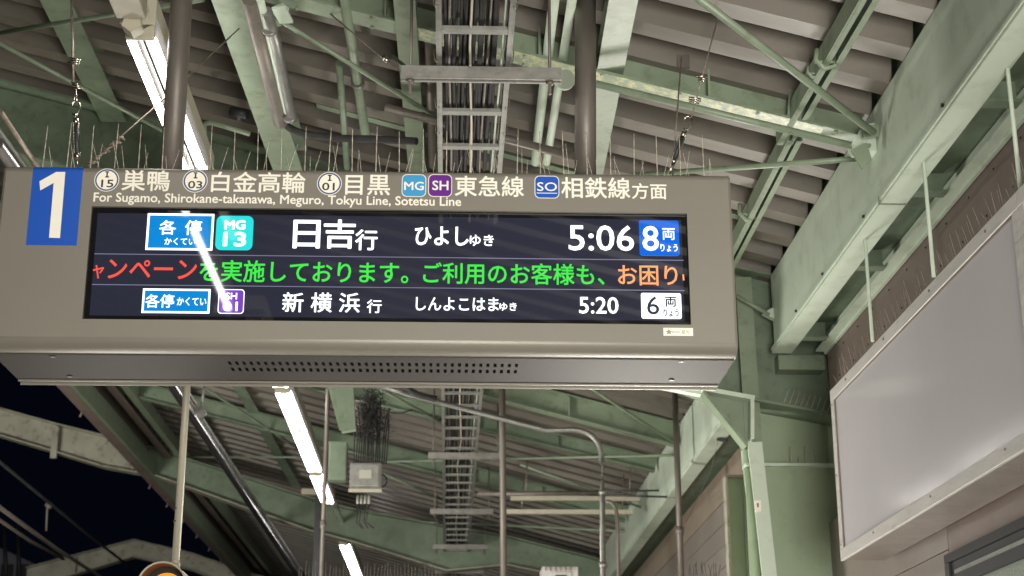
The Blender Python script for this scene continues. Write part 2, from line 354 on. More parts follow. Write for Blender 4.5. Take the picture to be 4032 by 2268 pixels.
long_member(905, 0, 1130, 663, .22, .16, .13, 'roof_brace', 'wide green brace left of centre with conduits beside it', 'brace', m_green, 'i', (.5, .1))
long_member(215, 0, 430, 443, .05, .10, .12, 'roof_brace', 'dark green brace at upper left behind the wire stay', 'brace', m_green2, 'i', (.5, .1))
long_member(931, 1506, 1151, 1890, .05, .10, .09, 'roof_brace', 'slim green brace left of the lower lamp tubes', 'brace', m_green2, 'i', (.6, .1))
long_member(700, 1506, 905, 1850, .06, .06, .07, 'roof_brace', 'faint green brace hidden behind the shiny pipe', 'brace', m_green2, 'i', (.6, .1))
t = thing('drop_brace', 'green hanging plate below the sign beside the black cable bundle', 'brace', P(1350,1690,Y=8))
obj('plate', M().prism([P(x,y,Y=8.0) for x,y in ((1305,1480),(1345,1700),(1400,1690),(1388,1480))], (0,.05,0)).prism([P(x,y,Y=8.06) for x,y in ((1280,1480),(1335,1690),(1372,1690),(1372,1480))], (0,.03,0)), m_green, t)

# left eaves
zf = 4.56
XL = P(542,1856,Z=zf).x
eav = thing('left_eaves', 'green and brown edge of the canopy running down to the far left', 'eaves', (XL, 10, zf))
obj('fascia', M().box((XL-.006, 2, zf), (XL, 33, 5.25)), m_tin, eav)
obj('fascia_foot', M().box((XL+.0005, 2, zf), (XL+.085, 33, zf+.006)), m_tin, eav)
obj('edge_channel', M().box((XL+.088, 2, zf+.002), (XL+.12, 33, zf+.010)).box((XL+.112, 2, zf+.0105), (XL+.12, 33, zf+.17)), m_green, eav)
obj('gutter', M().box((XL+.19, 2, zf+.19), (XL+.26, 33, zf+.20)), m_tin, eav)
obj('inner_channel', M().box((XL+.30, 2, zf+.20), (XL+.36, 33, zf+.21)).box((XL+.352, 2, zf+.211), (XL+.36, 33, zf+.31)), m_green, eav)
for i in range(14):
    y = 10.4+i*1.02
    obj('drip_tag', M().tube([(XL+.01, y, zf-.0), (XL+.004, y, zf-.035), (XL-.004, y, zf-.05)], .008, 5), m_tin, eav)

# tie rods
def rod(p1, p2, r, label, mt=m_green, d1=.16, d2=.16, cat='tie rod', name='tie_rod', n=8):
    A = PR(*p1, d1); B = PR(*p2, d2)
    return obj(name, M().tube([A, B], r, n), mt, None, label, cat)
rod((-60,140),(800,-2), .010, 'tie rod passing behind the near lamp housing to the left edge')
rod((-60,140),(690,540), .010, 'tie rod falling from the left edge to behind the left sign pole')
rod((1110,85),(1960,610), .009, 'tie rod running from the bracket above to behind the cable ladder')
rod((2700,-45),(3440,522), .013, 'thick tie rod dropping from the top edge into the pale gusset')
rod((2500,690),(3428,621), .011, 'nearly level tie rod ending under the pale gusset')
rod((1455,1510),(1760,1672), .010, 'tie rod below the sign ending beside the cable ladder')
rod((2300,1510),(2655,1745), .010, 'tie rod sloping down to the right pole below the sign')
rod((1520,1818),(2650,1792), .010, 'level tie rod crossing the cable ladder below the sign')
rod((1500,1862),(1760,1975), .011, 'tie rod starting at the junction box')
rod((1570,2048),(2500,2094), .012, 'pale tie rod low in the picture behind the ladder')
rod((2050,1830),(2560,2010), .010, 'faint tie rod between the centre pole and the far girder')
rod((420,1516),(700,1608), .012, 'tie rod beside the left eaves under the sign', d1=.14, d2=.14)
rod((565,1800),(1180,1800), .008, 'thin level rod left of the lower lamp tubes')
rod((780,1510),(1180,1770), .012, 'dark tie rod between shiny pipe and lower lamps', m_green2)
br = thing('rod_bracket', 'pale star shaped rod bracket at the top beside the conduits', 'bracket', PR(1090,70,.15))
obj('bracket_plate', M().prism([PR(x,y,.18) for x,y in ((1043,70),(1070,40),(1110,25),(1137,45),(1110,95),(1075,98))], (0,.01,.02)), m_greenL, br)
obj('bracket_tab', M().bar(PR(1060,62,.20), PR(1095,100,.20), .03, .01), m_green, br)
obj('bracket_tab', M().bar(PR(1098,30,.20), PR(1128,88,.20), .05, .01), m_greenL, br)
b2 = thing('rod_bracket', 'pale pointed rod bracket on the wall beam right of the sign', 'bracket', P(3060,1240,Y=6.8))
obj('bracket_plate', M().prism([P(x,y,Y=6.86) for x,y in ((3005,1232),(3040,1212),(3080,1226),(3050,1255))], (0,.04,0)), m_greenL, b2)
obj('tie_rod', M().tube([P(2900,1165,Y=6.85), P(3030,1240,Y=6.85)], .009, 8), m_green, b2)

# purlin clamps
for (x, y, lab) in ((3255,238,'upper hook clamp gripping the green channel purlin'), (2945,838,'lower hook clamp gripping the green channel purlin'), (3205,285,'small bolt clamp left of the green channel purlin')):
    c0 = PR(x, y, .08); s_ = .6 if 'small' in lab else 1
    t = thing('purlin_clamp', lab, 'clamp', c0)
    obj('hook', M().tube([c0+V((-.03,0,.04))*s_, c0+V((-.035,0,0))*s_, c0+V((-.01,0,-.03))*s_, c0+V((.025,0,-.02))*s_, c0+V((.03,0,.01))*s_], .009*s_, 6), m_green, t)
    obj('bolt', M().tube([c0+V((-.04,0,-.005))*s_, c0+V((.045,0,-.005))*s_], .006*s_, 6), m_green, t)

# ---------------------------------------------------------------- conduits and pipes
def pipe(pts, r, name, label, mt, cat='pipe', n=12, clamps=()):
    t = thing(name, label, cat, pts[0])
    obj('pipe_run', M().tube(pts, r, n), mt, t)
    for c, d in clamps:
        obj('pipe_clamp', M().tube([c-d*.012, c+d*.012], r*1.45, n), m_galv, t)
    return t
def arc(a, c, b, n=7):
    a, c, b = V(a), V(c), V(b)
    return [a*(1-t)**2+c*2*t*(1-t)+b*t*t for t in [i/(n-1) for i in range(n)]]
pipe([PR(2189+20*i,-60,.06) for i in (0,)]+[PR(2115,560,.06)]+[PR(2108,640,.06)], .018, 'conduit', 'left one of the two pale green conduits over the ladder hanger', m_greenL)
pipe([PR(2262,-60,.06), PR(2165,560,.06), PR(2152,640,.06)], .016, 'conduit', 'right one of the two pale green conduits, ending in a round flange', m_greenL)
pl = P(2225,312,Y=YA-.05)
obj('round_flange', M().tube([pl, pl+V((0,.02,.004))], .036, 16), m_greenL, None, 'round pale green flange at the right end of the ladder hanger bar', 'flange')
pipe([PR(1355,-20,.10), PR(1440,532,.10)], .019, 'conduit', 'dark banded conduit left of the ladder, below the near beam', m_green, clamps=[(PR(1408,325,.10), V((.1,1,0)).normalized())])
pipe([PR(1335,250,.12), PR(1360,560,.12), PR(1366,660,.12)], .014, 'conduit', 'thinner green conduit left of the banded one', m_green2)
pipe([PR(1690,140,.08), PR(1706,650,.08)], .020, 'conduit', 'grey conduit directly left of the cable ladder', m_pipe)
pipe([PR(985,-10,.30), PR(1105,480,.30)], .030, 'conduit', 'thick grey conduit on the right flank of the wide brace', m_pipe)
pipe([PR(1025,0,.30), PR(1130,440,.30)], .014, 'conduit', 'pale green conduit squeezed between the two grey ones', m_greenL)
pipe([PR(1050,45,.30), PR(1085,160,.30), PR(1150,470,.30)], .020, 'conduit', 'shiny grey conduit outermost beside the wide brace', m_galv, clamps=[(PR(1060,110,.30), V((.2,1,0)).normalized()), (PR(1140,455,.30), V((.2,1,0)).normalized())])
pipe([PR(1110,470,.30)]+arc(PR(1135,500,.30), PR(1180,535,.30), PR(1344,545,.30))+[PR(1480,548,.30), PR(1640,556,.30)], .015, 'black_cable', 'black cable sagging from the conduits towards the ladder', m_black, 'cable')
pipe([PR(805,520,.2), PR(803,488,.2), PR(830,482,.2), PR(985,528,.2)], .011, 'conduit', 'bent pale conduit behind the spikes left of the wide brace', m_green)
t = thing('cable_fitting', 'blurry dark cable fitting left of the wide brace', 'fitting', PR(940,445,.1))
obj('fitting_body', M().tube([PR(910,440,.12), PR(975,450,.12)], .022, 8).tube([PR(935,455,.13), PR(945,470,.13)], .012, 6), m_dim, t)
pipe([PR(1516,423,.2), PR(2257,616,.2)], .017, 'conduit', 'grey conduit crossing behind the ladder just above the sign', m_pipe)
pipe([P(2346,330,Y=YA-.08), P(3380,580,Y=YA-.08)], .013, 'conduit', 'green conduit slung under the near beam', m_green)
# shiny pipes along the left
pz = 4.05
pipe([P(-20,560,Z=pz), P(672,1506,Z=pz), P(1174,2268,Z=pz), P(1240,2370,Z=pz)], .034, 'shiny_pipe', 'thick shiny steel pipe running from the left edge down past the white pole', m_shiny, n=18)
pipe([P(-20,500,Z=pz+.03), P(700,1506,Z=pz+.03), P(1200,2268,Z=pz+.03)], .016, 'shiny_pipe', 'thin grey pipe hugging the thick shiny one', m_galv)
pipe([P(0,438,Z=pz-.1), P(136,642,Z=pz-.1), P(770,1590,Z=pz-.1)], .011, 'steel_cable', 'twisted steel cable from the left edge to the sign top', m_wire, 'cable')
pc = P(790,1625,Z=pz)
t = thing('pipe_hanger', 'small bright pipe hanger on the shiny pipe right of the white pole', 'hanger', pc)
obj('band', M().tube([pc+V((0,-.012,.0)), pc+V((0,.012,.0))], .038, 12), m_galv, t)
obj('stem', M().tube([pc, pc+V((.02,0,.3))], .008, 6), m_galv, t)
# bent conduit below the sign
YC = 8.6
pipe([P(1500,1520,Y=YC), P(1615,1556,Y=YC), P(1897,1628,Y=YC), P(2150,1694,Y=YC), P(2250,1692,Y=YC)]+arc(P(2260,1692,Y=YC), P(2365,1700,Y=YC), P(2370,1810,Y=YC), 9)+[P(2372,1930,Y=YC), P(2374,2330,Y=YC)], .0155, 'bent_conduit', 'steel conduit that bends down in a curve right of the centre pole', m_galv, clamps=[(P(2374,1940,Y=YC), V((0,0,1))), (P(2374,2225,Y=YC), V((0,0,1)))])
pipe([P(2385,1975,Y=YC+.05)]+arc(P(2400,1975,Y=YC+.05), P(2428,1985,Y=YC+.05), P(2430,2040,Y=YC+.05), 6)+[P(2438,2330,Y=YC+.05)], .011, 'bent_conduit', 'shorter thin conduit bending down beside the taller one', m_pipe)
for (x0_, x1_, y_, lab) in ((2010,2518,1963,'upper beige rail spanning right of the centre pole'), (1995,2490,2016,'lower beige rail spanning right of the centre pole')):
    t = thing('hanging_rail', lab, 'rail', P(x0_, y_, Y=11.6))
    obj('rail_body', M().bar(P(x0_,y_,Y=11.6), P(x1_,y_+2,Y=11.6), .05, .032), m_ivory, t)
    for xx in (x0_+60, x1_-40):
        obj('hanger_rod', M().tube([P(xx,y_-8,Y=11.6), P(xx+6,y_-150,Y=11.6)], .005, 5), m_wire, t)
pipe([P(1880,1946,Y=11), P(2350,1940,Y=11)], .016, 'dark_conduit', 'dark conduit just above the upper beige rail', m_pipe)
pipe([P(2350,1935,Y=11), P(2670,1930,Y=11)], .007, 'dark_conduit', 'thin dark line right of the bent conduit', m_dim)
pipe([P(2375,1950,Y=10.5), P(2680,1958,Y=10.5)], .007, 'dark_conduit', 'thin lower dark line right of the bent conduit', m_dim)

# ---------------------------------------------------------------- poles
def pole(top, bot, r, label, mt, name='steel_pole', coll=None):
    t = thing(name, label, 'pole', bot)
    obj('shaft', M().tube([bot, top], r, 20), mt, t)
    if coll: obj('collar', M().tube([coll-V((0,0,.022)), coll+V((0,0,.022))], r*1.35, 16), mt, t)
    return t
yp = 9.3
pole(P(1297,1440,Y=yp)+V((0,0,.6)), P(1262,2330,Y=yp), .0135, 'thin dusty pole in front of the lower lamp tubes', m_pipe, coll=P(1272,2066,Y=yp))
pole(P(1974,1450,Y=yp)+V((0,0,.6)), P(1983,2330,Y=yp), .0195, 'dusty pole standing just right of the cable ladder below the sign', m_pipe)
pole(P(2657,1535,Y=yp), P(2684,2330,Y=yp), .0185, 'dusty pole left of the far girder below the right end of the sign', m_pipe, coll=P(2676,2090,Y=yp))
for (x, y, xx) in ((1258,1510,1258),):
    pass
wp = P(739,1480,Y=6.0); wb = P(691,2222,Y=6.0)
t = thing('white_pole', 'slim cream pole carrying the amber lamp at bottom left', 'pole', wb)
obj('shaft', M().tube([wb, wp+V((0,0,.9))], .0145, 18), m_ivory, t)
obj('coupling', M().tube([wb-V((0,0,.01)), wb+V((0,0,.012))], .0175, 16), m_ivory, t)
for yy in (2000, 2052): 
    s_ = P(705-(yy-2000)*.067-13, yy, Y=5.99); obj('screw', M().tube([s_-V((.006,0,0)), s_+V((.004,0,0))], .004, 6), m_dim, t)
# amber round signal
sc = V((P(664,2316,Y=5.95).x, 5.9, P(664,2330,Y=5.95).z)); Rr = .088
t = thing('amber_signal_lamp', 'round hooded amber signal lamp glowing at the bottom edge', 'signal lamp', sc)
ring = M()
n = 32
for k in range(n):
    pass
def lathe_y(m, prof, c, n=32):
    b0 = len(m.v)
    for (r, y) in prof:
        for k in range(n):
            a = 2*math.pi*k/n; m.v.append(V((c.x+r*math.cos(a), c.y+y, c.z+r*math.sin(a))))
    for i in range(len(prof)-1):
        for k in range(n):
            m.f.append([b0+i*n+k, b0+i*n+(k+1)%n, b0+(i+1)*n+(k+1)%n, b0+(i+1)*n+k]); m.sm.append(True)
    return m
obj('hood', lathe_y(M(), [(Rr,-.10),(Rr+.002,0),(Rr+.002,.04),(Rr*.8,.10),(Rr*.3,.13),(0.001,.132)], sc), m_ivory, t)
obj('hood_inside', lathe_y(M(), [(Rr-.003,-.10),(Rr-.006,.02)], sc), m_dim, t)
obj('hood_rim', lathe_y(M(), [(Rr,-.10),(Rr+.003,-.103),(Rr-.001,-.106),(Rr-.004,-.1)], sc), m_ivory, t)
obj('lens', lathe_y(M(), [(.062,.0),(.056,-.018),(.038,-.03),(.001,-.034)], V((sc.x,sc.y,sc.z))), e_amber, t)
obj('face', lathe_y(M(), [(Rr-.006,.012),(.063,.004)], sc), m_dim, t)
obj('neck', M().tube([V((sc.x+.015, sc.y+.06, sc.z+Rr-.01)), wb-V((0,0,.005))], .017, 14), m_ivory, t)

# ---------------------------------------------------------------- cable ladder
ZT = 3.86
kt = (ZT-1.6)/2.4
xa, xb = -.04*kt, .165*kt+.004
lad = thing('cable_ladder', 'cable ladder full of black cables running away overhead', 'cable ladder', (0, 3, ZT))
obj('side_rail', M().box((xa-.022, 3, ZT), (xa-.018, 17, ZT+.055)).box((xa-.0175, 3, ZT), (xa-.004, 17, ZT+.004)), m_tray, lad)
obj('side_rail', M().box((xb+.018, 3, ZT), (xb+.022, 17, ZT+.055)).box((xb+.004, 3, ZT), (xb+.0175, 17, ZT+.004)), m_tray, lad)
rp = .306; y0r = P(1745,125,Z=ZT).y
r0 = obj('rung', M().box((xa-.0035, y0r-.016, ZT+.001), (xb+.0035, y0r+.016, ZT+.014)), m_tray, lad)
for k in range(-4, 38):
    if k: copy_part(r0, lad, (0, k*rp, 0))
def cable(x, r, mt, wob=.006, z=.02, ya=3, yb=17):
    ph = random.random()*6
    pts = [V((x+wob*math.sin(i*.83+ph)*random.uniform(.5,1), ya+(yb-ya)*i/46, ZT+z+r)) for i in range(47)]
    obj('cable', M().tube(pts, r, 7), mt, lad)
for i in range(12):
    x = xa+.008+i*.0148
    if x > xb: break
    cable(x+random.uniform(-.002,.002), random.choice((.0055,.0065,.0075,.005)), m_black if i not in (1,9) else m_pipe)
for i in range(8):
    cable(xa+.02+i*.019, random.choice((.006,.008)), m_black, z=.033)
cable(xb-.002, .004, m_galv, .006); cable(xb-.012, .004, m_greenL, .006)
cable(xa+.095, .0045, m_white, .012, z=.006)
ties = M()
for y in (3.9, 4.25, 4.62, 4.98, 5.2, 5.6):
    for x in (xa-.02, xb+.02):
        ties.tube([V((x+.009*math.cos(a), y, ZT+.024+.034*math.sin(a))) for a in [j*.785 for j in range(9)]], .0016, 4, False)
obj('tie_ring', ties, m_wire, lad)
def ladder_hanger(px0, px1, py, rod_px, label, hh=.034, tail=.07):
    A = P(px0, py, Z=ZT-.028); A.z = ZT-.024; B = P(px1, py, Y=A.y); B.z = A.z
    t = thing('ladder_hanger', label, 'hanger', A, 'strut bars that hold up the cable ladder')
    m = M().bar(A, B, .040, .005, off=.014).bar(A-V((0,.0185,0)), B-V((0,.0185,0)), .004, hh, off=-.005).bar(A+V((0,.0185,0)), B+V((0,.0185,0)), .004, hh, off=-.005)
    m.bar(A-V((0,.013,0)), B-V((0,.013,0)), .008, .003, off=-.0235).bar(A+V((0,.013,0)), B+V((0,.013,0)), .008, .003, off=-.0235)
    obj('strut_bar', m, m_strut, t)
    for px in rod_px:
        x = P(px, py, Y=A.y).x
        obj('threaded_rod', M().tube([(x, A.y, A.z-tail), (x, A.y, roofz(x))], .0052, 6), m_pipe, t)
        obj('nut', M().tube([(x, A.y, A.z-.036), (x, A.y, A.z-.025)], .012, 6), m_pipe, t)
ladder_hanger(1580, 2210, 290, (1616, 2165), 'nearest grey strut bar under the cable ladder, above the sign', .036)
ladder_hanger(1686, 1970, 1795, (1706, 1960), 'strut bar under the ladder just below the sign, touching the centre pole')
ladder_hanger(1694, 1942, 2014, (1712, 1926), 'third strut bar down the cable ladder')
ladder_hanger(1705, 1920, 2153, (1720, 1908), 'fourth strut bar down the cable ladder')
ladder_hanger(1712, 1905, 2250, (1722, 1892), 'lowest strut bar on the ladder at the bottom edge')

# ---------------------------------------------------------------- lamp row
ZL = 4.0; kl = (ZL-1.6)/2.6; XLm = LX = -1.125*kl
def lamp(y0, label, n=2, dx=0, sides=(-1,1), tr=.0140):
    XLm = LX+dx
    L = 1.2*n+.05*(n-1)+.16
    t = thing('fluorescent_lamp', label, 'lamp', (XLm, y0, ZL), 'twin tube fluorescent lamps in one row')
    bz = ZL+.04
    obj('housing', M().box((XLm-.055, y0, bz+.012), (XLm+.055, y0+L, bz+.085)), m_ivory, t, bevel=.004)
    # reflector wings
    m = M()
    for s in (-1, 1):
        m.add([(XLm+s*.004, y0+.02, ZL+.018), (XLm+s*.004, y0+L-.02, ZL+.018), (XLm+s*.0545, y0+L-.02, ZL+.050), (XLm+s*.0545, y0+.02, ZL+.050)], [(0,1,2,3)])
    obj('reflector', m, m_refl, t)
    for j in range(n):
        ys = y0+.08+j*1.25
        for s in sides:
            x = XLm+s*.036
            obj('tube', M().tube([(x, ys, ZL+.004), (x, ys+1.19, ZL+.004)], tr, 14), m_tube, t)
        for ye in (ys-.03, ys+1.20):
            obj('tube_holder', M().box((XLm-.048, ye-.012, ZL-.010), (XLm+.048, ye+.012, bz+.011)), m_ivory, t, bevel=.006)
    obj('end_cap', M().box((XLm-.058, y0-.006, bz-.02), (XLm+.058, y0-.001, bz+.088)), m_ivory, t)
    return t
yj = P(1216,1722,Z=ZL).y                     # the joint between two tubes seen below the sign
q0 = yj-1.25-.08-.01
lamp(q0-2.61+.0, 'long lamp passing behind the left sign pole above the sign', 2)
lamp(q0, 'twin tube lamp directly below the sign, left of the thin dusty pole', 2)
lamp(q0+2.61, 'short pair of lit tubes beyond the thin dusty pole', 1)
lamp(P(1362,2140,Z=ZL).y, 'farthest lit lamp at the bottom edge', 2)
lamp(1.23, 'lamp over the photographer whose tube mirrors in the display glass', 1, -.143, (1,), .016)
lamp(2.63, 'lamp just short of the sign whose tube end mirrors at the top of the display', 1, -.143, (1,), .016)
lamp(-1.45, 'lamp in the row behind the photographer', 2)
lamp(-4.2, 'rearmost lamp in the row behind the photographer', 2)
# first lamp begins over the sign's left pole: ivory joint box
jb = P(508, 0, Z=ZL+.02)
lamp(4.72, 'nearest lamp in view with its ivory end box at the top edge', 1)
t = thing('lamp_joint_box', 'ivory box at the near end of the lamp, at the top edge', 'box', (XLm, 4.45, ZL))
obj('box_body', M().box((XLm-.048, 4.40, ZL-.012), (XLm+.048, 4.62, ZL+.09)), m_ivory, t, bevel=.004)
obj('lamp_skirt', M().prism([V((XLm+x, 4.628, ZL+z)) for x, z in ((-.045,.045),(.045,.045),(.022,.01),(.032,-.03),(0,-.055),(-.032,-.03),(-.022,.01))], (0,.05,0)), m_ivory, t)
obj('lamp_row_rail', M().box((XLm-.02, 2, ZL+.130), (XLm+.02, 28, ZL+.160)), m_greenL, None, 'pale rail the row of tube lamps is fixed to', 'rail')

# invented light panels outside the view, added to brighten the roof and sign
def fill_light(x, y, face, w, z0, z1, lab):
    t = thing('fill_light', lab, 'light panel', (x, y, 0), 'added light panels out of view')
    fx, fy = face
    a, b = (V((x-w/2*abs(fy)-.06*abs(fx), y-w/2*abs(fx)-.06*abs(fy), 0)), V((x+w/2*abs(fy)+.06*abs(fx), y+w/2*abs(fx)+.06*abs(fy), z1+.06)))
    obj('case', M().box(a, b), m_alu, t)
    o = V((fx, fy, 0))*.062
    p = V((x, y, 0))+o; s_ = V((-fy, fx, 0))*(w/2-.05)
    obj('fill_panel', M().add([p-s_+V((0,0,z0)), p+s_+V((0,0,z0)), p+s_+V((0,0,z1)), p-s_+V((0,0,z1))], [(0,1,2,3)]), m_fill, t)
fill_light(1.0, -.9, (0,1), 1.9, .6, 2.5, 'added light panel behind the photographer')
fill_light(1.05, 8.4, (0,-1), .85, .6, 2.0, 'narrow added light panel ahead on the platform, facing the photographer')
fill_light(-1.9, 8.0, (1,0), 1.0, .3, 1.7, 'added light panel on the track side facing the wall')
fill_light(-5.5, 6.0, (0,1), 2.6, .5, 2.3, 'added light panel on the opposite platform')

# ---------------------------------------------------------------- billboard
XB = 1.5
b_ft, b_nt, b_fb = P(3264,1540,X=XB), P(3997,761,X=XB), P(3313,2208,X=XB)
bz1 = (b_ft.z+b_nt.z)/2; bz0 = b_fb.z; byf = (b_ft.y+b_fb.y)/2; byn = b_nt.y
bb = thing('billboard', 'large blank backlit-style billboard with aluminium frame hung at the right', 'billboard', (XB, (byf+byn)/2, bz0))
fw = .045
obj('cabinet', M().box((XB+.014, byn-1.6, bz0+.003), (XB+.17, byf-.003, bz1-.003)), m_tin, bb)
obj('poster_panel', M().box((XB+.008, byn+fw, bz0+fw), (XB+.0135, byf-fw, bz1-fw)), m_bill, bb)
obj('poster_panel', M().box((XB+.008, byn-1.55, bz0+fw), (XB+.0135, byn-fw, bz1-fw)), m_bill, bb)
for (y0, y1) in ((byn, byf), (byn-1.6, byn-.002)):
    obj('frame_top', M().box((XB, y0+.0005, bz1-fw), (XB+.0135, y1, bz1)), m_alu, bb, bevel=.002)
    obj('frame_bottom', M().box((XB, y0+.0005, bz0), (XB+.0135, y1, bz0+fw)), m_alu, bb, bevel=.002)
    obj('frame_side', M().box((XB+.001, y1-.045, bz0+fw+.0005), (XB+.0135, y1, bz1-fw-.0005)), m_alu, bb)
    obj('frame_side', M().box((XB+.001, y0+.001, bz0+fw+.0005), (XB+.0135, y0+.045, bz1-fw-.0005)), m_alu, bb)
    obj('inner_trim', M().box((XB+.003, y0+.046, bz1-fw-.006), (XB+.0075, y1-.046, bz1-fw-.0005)).box((XB+.003, y1-.053, bz0+fw), (XB+.0075, y1-.0465, bz1-fw-.007)), m_tin, bb)
scr = M()
for i in range(4):
    for z in (bz1-.02,): 
        y = byn+.25+i*.55; scr.tube([(XB-.003, y, z), (XB+.0005, y, z)], .005, 6)
for z in (bz0+.06, bz0+.33, bz1-.06): scr.tube([(XB-.001, byf-.02, z), (XB+.002, byf-.02, z)], .004, 6)
for i in range(3): scr.tube([(XB-.003, byf-.5-i*.7, bz0+.03), (XB+.0005, byf-.5-i*.7, bz0+.03)], .004, 6)
obj('screws', scr, m_tin, bb)
for (x, y, x2, y2) in ((3657,800,3677,1090), (3418,1100,3436,1345), (4000,410,4022,780)):
    b = P(x2, y2, Z=bz1); tp = V((b.x, b.y, ZG+.09))
    obj('hanger_rod', M().tube([b, tp], .0065, 8), m_greenL, bb)
# spikes on billboard
spk = thing('bird_spikes', 'row of fine bird spikes along the top of the billboard', 'bird spikes', (XB+.04, 5, bz1))
obj('base_strip', M().box((XB+.02, byn-.3, bz1+.0005), (XB+.07, byf-.02, bz1+.005)), m_dim, spk)
n = 74
for i in range(n):
    y = byf-.04-(byf-byn+.1)*i/n
    b = V((XB+.03+.03*(i % 2), y, bz1+.004)); l = random.uniform(.085,.12) if i % 3 else random.uniform(.05,.08)
    obj('spike', M().tube([b, b+V((random.uniform(-.02,.0), .02+random.uniform(-.008,.008), l))], .0009, 4), m_spike, spk)

# ---------------------------------------------------------------- building walls
XW = X3+.004
wal = thing('building_wall', 'station building wall of brown and pinkish metal siding at the right', 'wall', (XW, 5, 0))
zs = bz1-.25
obj('upper_siding', M().box((XW, 1.5, 2.55), (XW+.03, Y1-.1, ZG+.15)), m_wallb, wal)
sc_ = M()
for i in range(14):
    for z in (3.50, 3.38):
        y = 3.6+i*.25; sc_.tube([(XW-.003, y+(.1 if z < 3.4 else 0), z), (XW+.001, y+(.1 if z < 3.4 else 0), z)], .004, 6)
obj('siding_screws', sc_, m_dim, wal)
# lower panels below billboard
pw = P(3744, 2200, X=XW-.006)
ys = [Y1-.3, pw.y]
def panel(y0, y1, z0, z1, mt, nm='siding_panel'):
    obj(nm, M().box((XW-.010, y0+.002, z0+.002), (XW-.001, y1-.002, z1-.002)), mt, wal, bevel=.001)
z1_ = P(3480,2215,X=XW-.01).z+.2
edge_y = P(3744,2268,X=XW-.01).y
seam_z = P(3600,2230,X=XW-.01).z
panel(edge_y, Y1+.05, seam_z, z1_+.1, m_wallp); panel(edge_y, Y1+.05, seam_z-.5, seam_z, m_wallp); panel(edge_y, Y1+.05, seam_z-1.1, seam_z-.5, m_wallp)
wt = P(3750,2180,X=XW-.01).z
panel(2.0, edge_y, wt+.0, z1_+.1, m_wallb)
win = thing('side_window', 'dark framed frosted window at the bottom right corner', 'window', (XW-.02, edge_y-.8, wt-1))
obj('frame', M().box((XW-.03, 2.2, wt-.03), (XW-.002, edge_y-.004, wt-.002)).box((XW-.03, edge_y-.05, wt-1), (XW-.002, edge_y-.004, wt-.032)), m_wframe, win)
obj('sash', M().box((XW-.022, 2.2, wt-.11), (XW-.002, edge_y-.052, wt-.034)).box((XW-.022, edge_y-.14, wt-1), (XW-.002, edge_y-.052, wt-.112)), m_wframe, win)
obj('inner_sash', M().box((XW-.026, 2.2, wt-.075), (XW-.0225, edge_y-.09, wt-.062)), m_galv, win)
obj('pane', M().box((XW-.008, 2.2, wt-1), (XW-.003, edge_y-.142, wt-.112)), m_glass, win)

# green wall panels at frame 1, right of the column
gw = thing('green_end_wall', 'flat sage green wall panel between the leaning column and billboard', 'wall', P(3200,2000,Y=Y1+.1))
l0 = P(2990,1830,Y=Y1+.1); l1 = P(3473,2215,Y=Y1+.1)
zl = P(3100,1830,Y=Y1+.05).z
obj('upper_panel', M().box((l0.x-.08, Y1+.10, zl), (l1.x+.1, Y1+.11, 3.4)), m_greenflat, gw)
obj('ledge', M().box((l0.x-.08, Y1+.01, zl-.014), (l1.x, Y1+.098, zl)), m_greenL, gw)
obj('lower_panel', M().box((l0.x-.08, Y1+.03, zl-1.6), (l1.x-.03, Y1+.04, zl-.016)), m_greenflat, gw)
obj('edge_trim', M().box((l1.x-.029, Y1+.022, zl-1.6), (l1.x, Y1+.04, zl-.016)), m_greenL, gw)
sp2 = thing('bird_spikes', 'few short bird spikes on the ledge of the green end wall', 'bird spikes', (l0.x, Y1+.05, zl))
for i, (x, h) in enumerate(((3115,.085),(3145,.04),(3172,.085),(3213,.085),(3252,.085),(3285,.08))):
    b = P(x, 1822, Y=Y1+.05); b.z = zl
    obj('spike', M().tube([b, b+V((.001,0,h))], .0016, 4), m_spike, sp2)
# spikes on olive beam (faint)
sp3 = thing('bird_spikes', 'faint leaning bird spikes on the sloping beam left of the billboard', 'bird spikes', P(3150,1600,Y=Y1-.09))
for i in range(9):
    b = P(3085+i*21, 1590+i*6.2, Y=Y1-.09)
    obj('spike', M().tube([b, b+V((.03,0,.075))], .0013, 4), m_spike, sp3)

# far wall beyond the column: header, siding, green post
XF = X3-.02
fwl = thing('far_wall', 'pinkish siding wall with beige header beyond the leaning column', 'wall', (XF, 10, 0))
hz = P(2700,2140,X=XF).z
obj('header', M().box((XF-.01, 7.2, hz), (XF, 16, ZG+.02)), mat('beige_header', (.27,.22,.17), .5, var=.08), fwl)
zz = hz
for i in range(9):
    z2 = zz-.13
    obj('siding_board', M().box((XF-.004, 7.3, z2+.002), (XF+.01, 16, zz-.002)), m_wallp, fwl); zz = z2
pY = P(2905,2000,X=XF-.03).y
pst = thing('green_post', 'sage green post with cream edge left of the leaning column', 'post', (XF-.02, pY, 0))
pa = P(2852,1882,Y=8.2); pb_ = P(2948,1882,Y=8.2)
obj('post_face', M().box((pa.x+.012, 8.2, .5), (pb_.x, 8.21, pa.z)), m_greenflat, pst)
obj('cream_edge', M().box((pa.x, 8.17, .5), (pa.x+.011, 8.25, pa.z)), m_cream, pst)
obj('cap', M().box((pa.x-.001, 8.168, pa.z+.0005), (pb_.x+.06, 8.26, pa.z+.012)), m_wallp, pst)
obj('trim', M().box((pb_.x-.035, 8.185, .5), (pb_.x-.02, 8.199, pa.z-.001)), m_green, pst)
sp4 = thing('bird_spikes', 'dark bird spikes at the foot of the pinkish siding', 'bird spikes', P(2760,2268,Y=8.4))
for i in range(14):
    b = P(2712+i*9, 2275, Y=8.6)
    obj('spike', M().tube([b, b+V((random.uniform(-.02,.02),0,random.uniform(.05,.09)))], .0015, 4), m_dim, sp4)

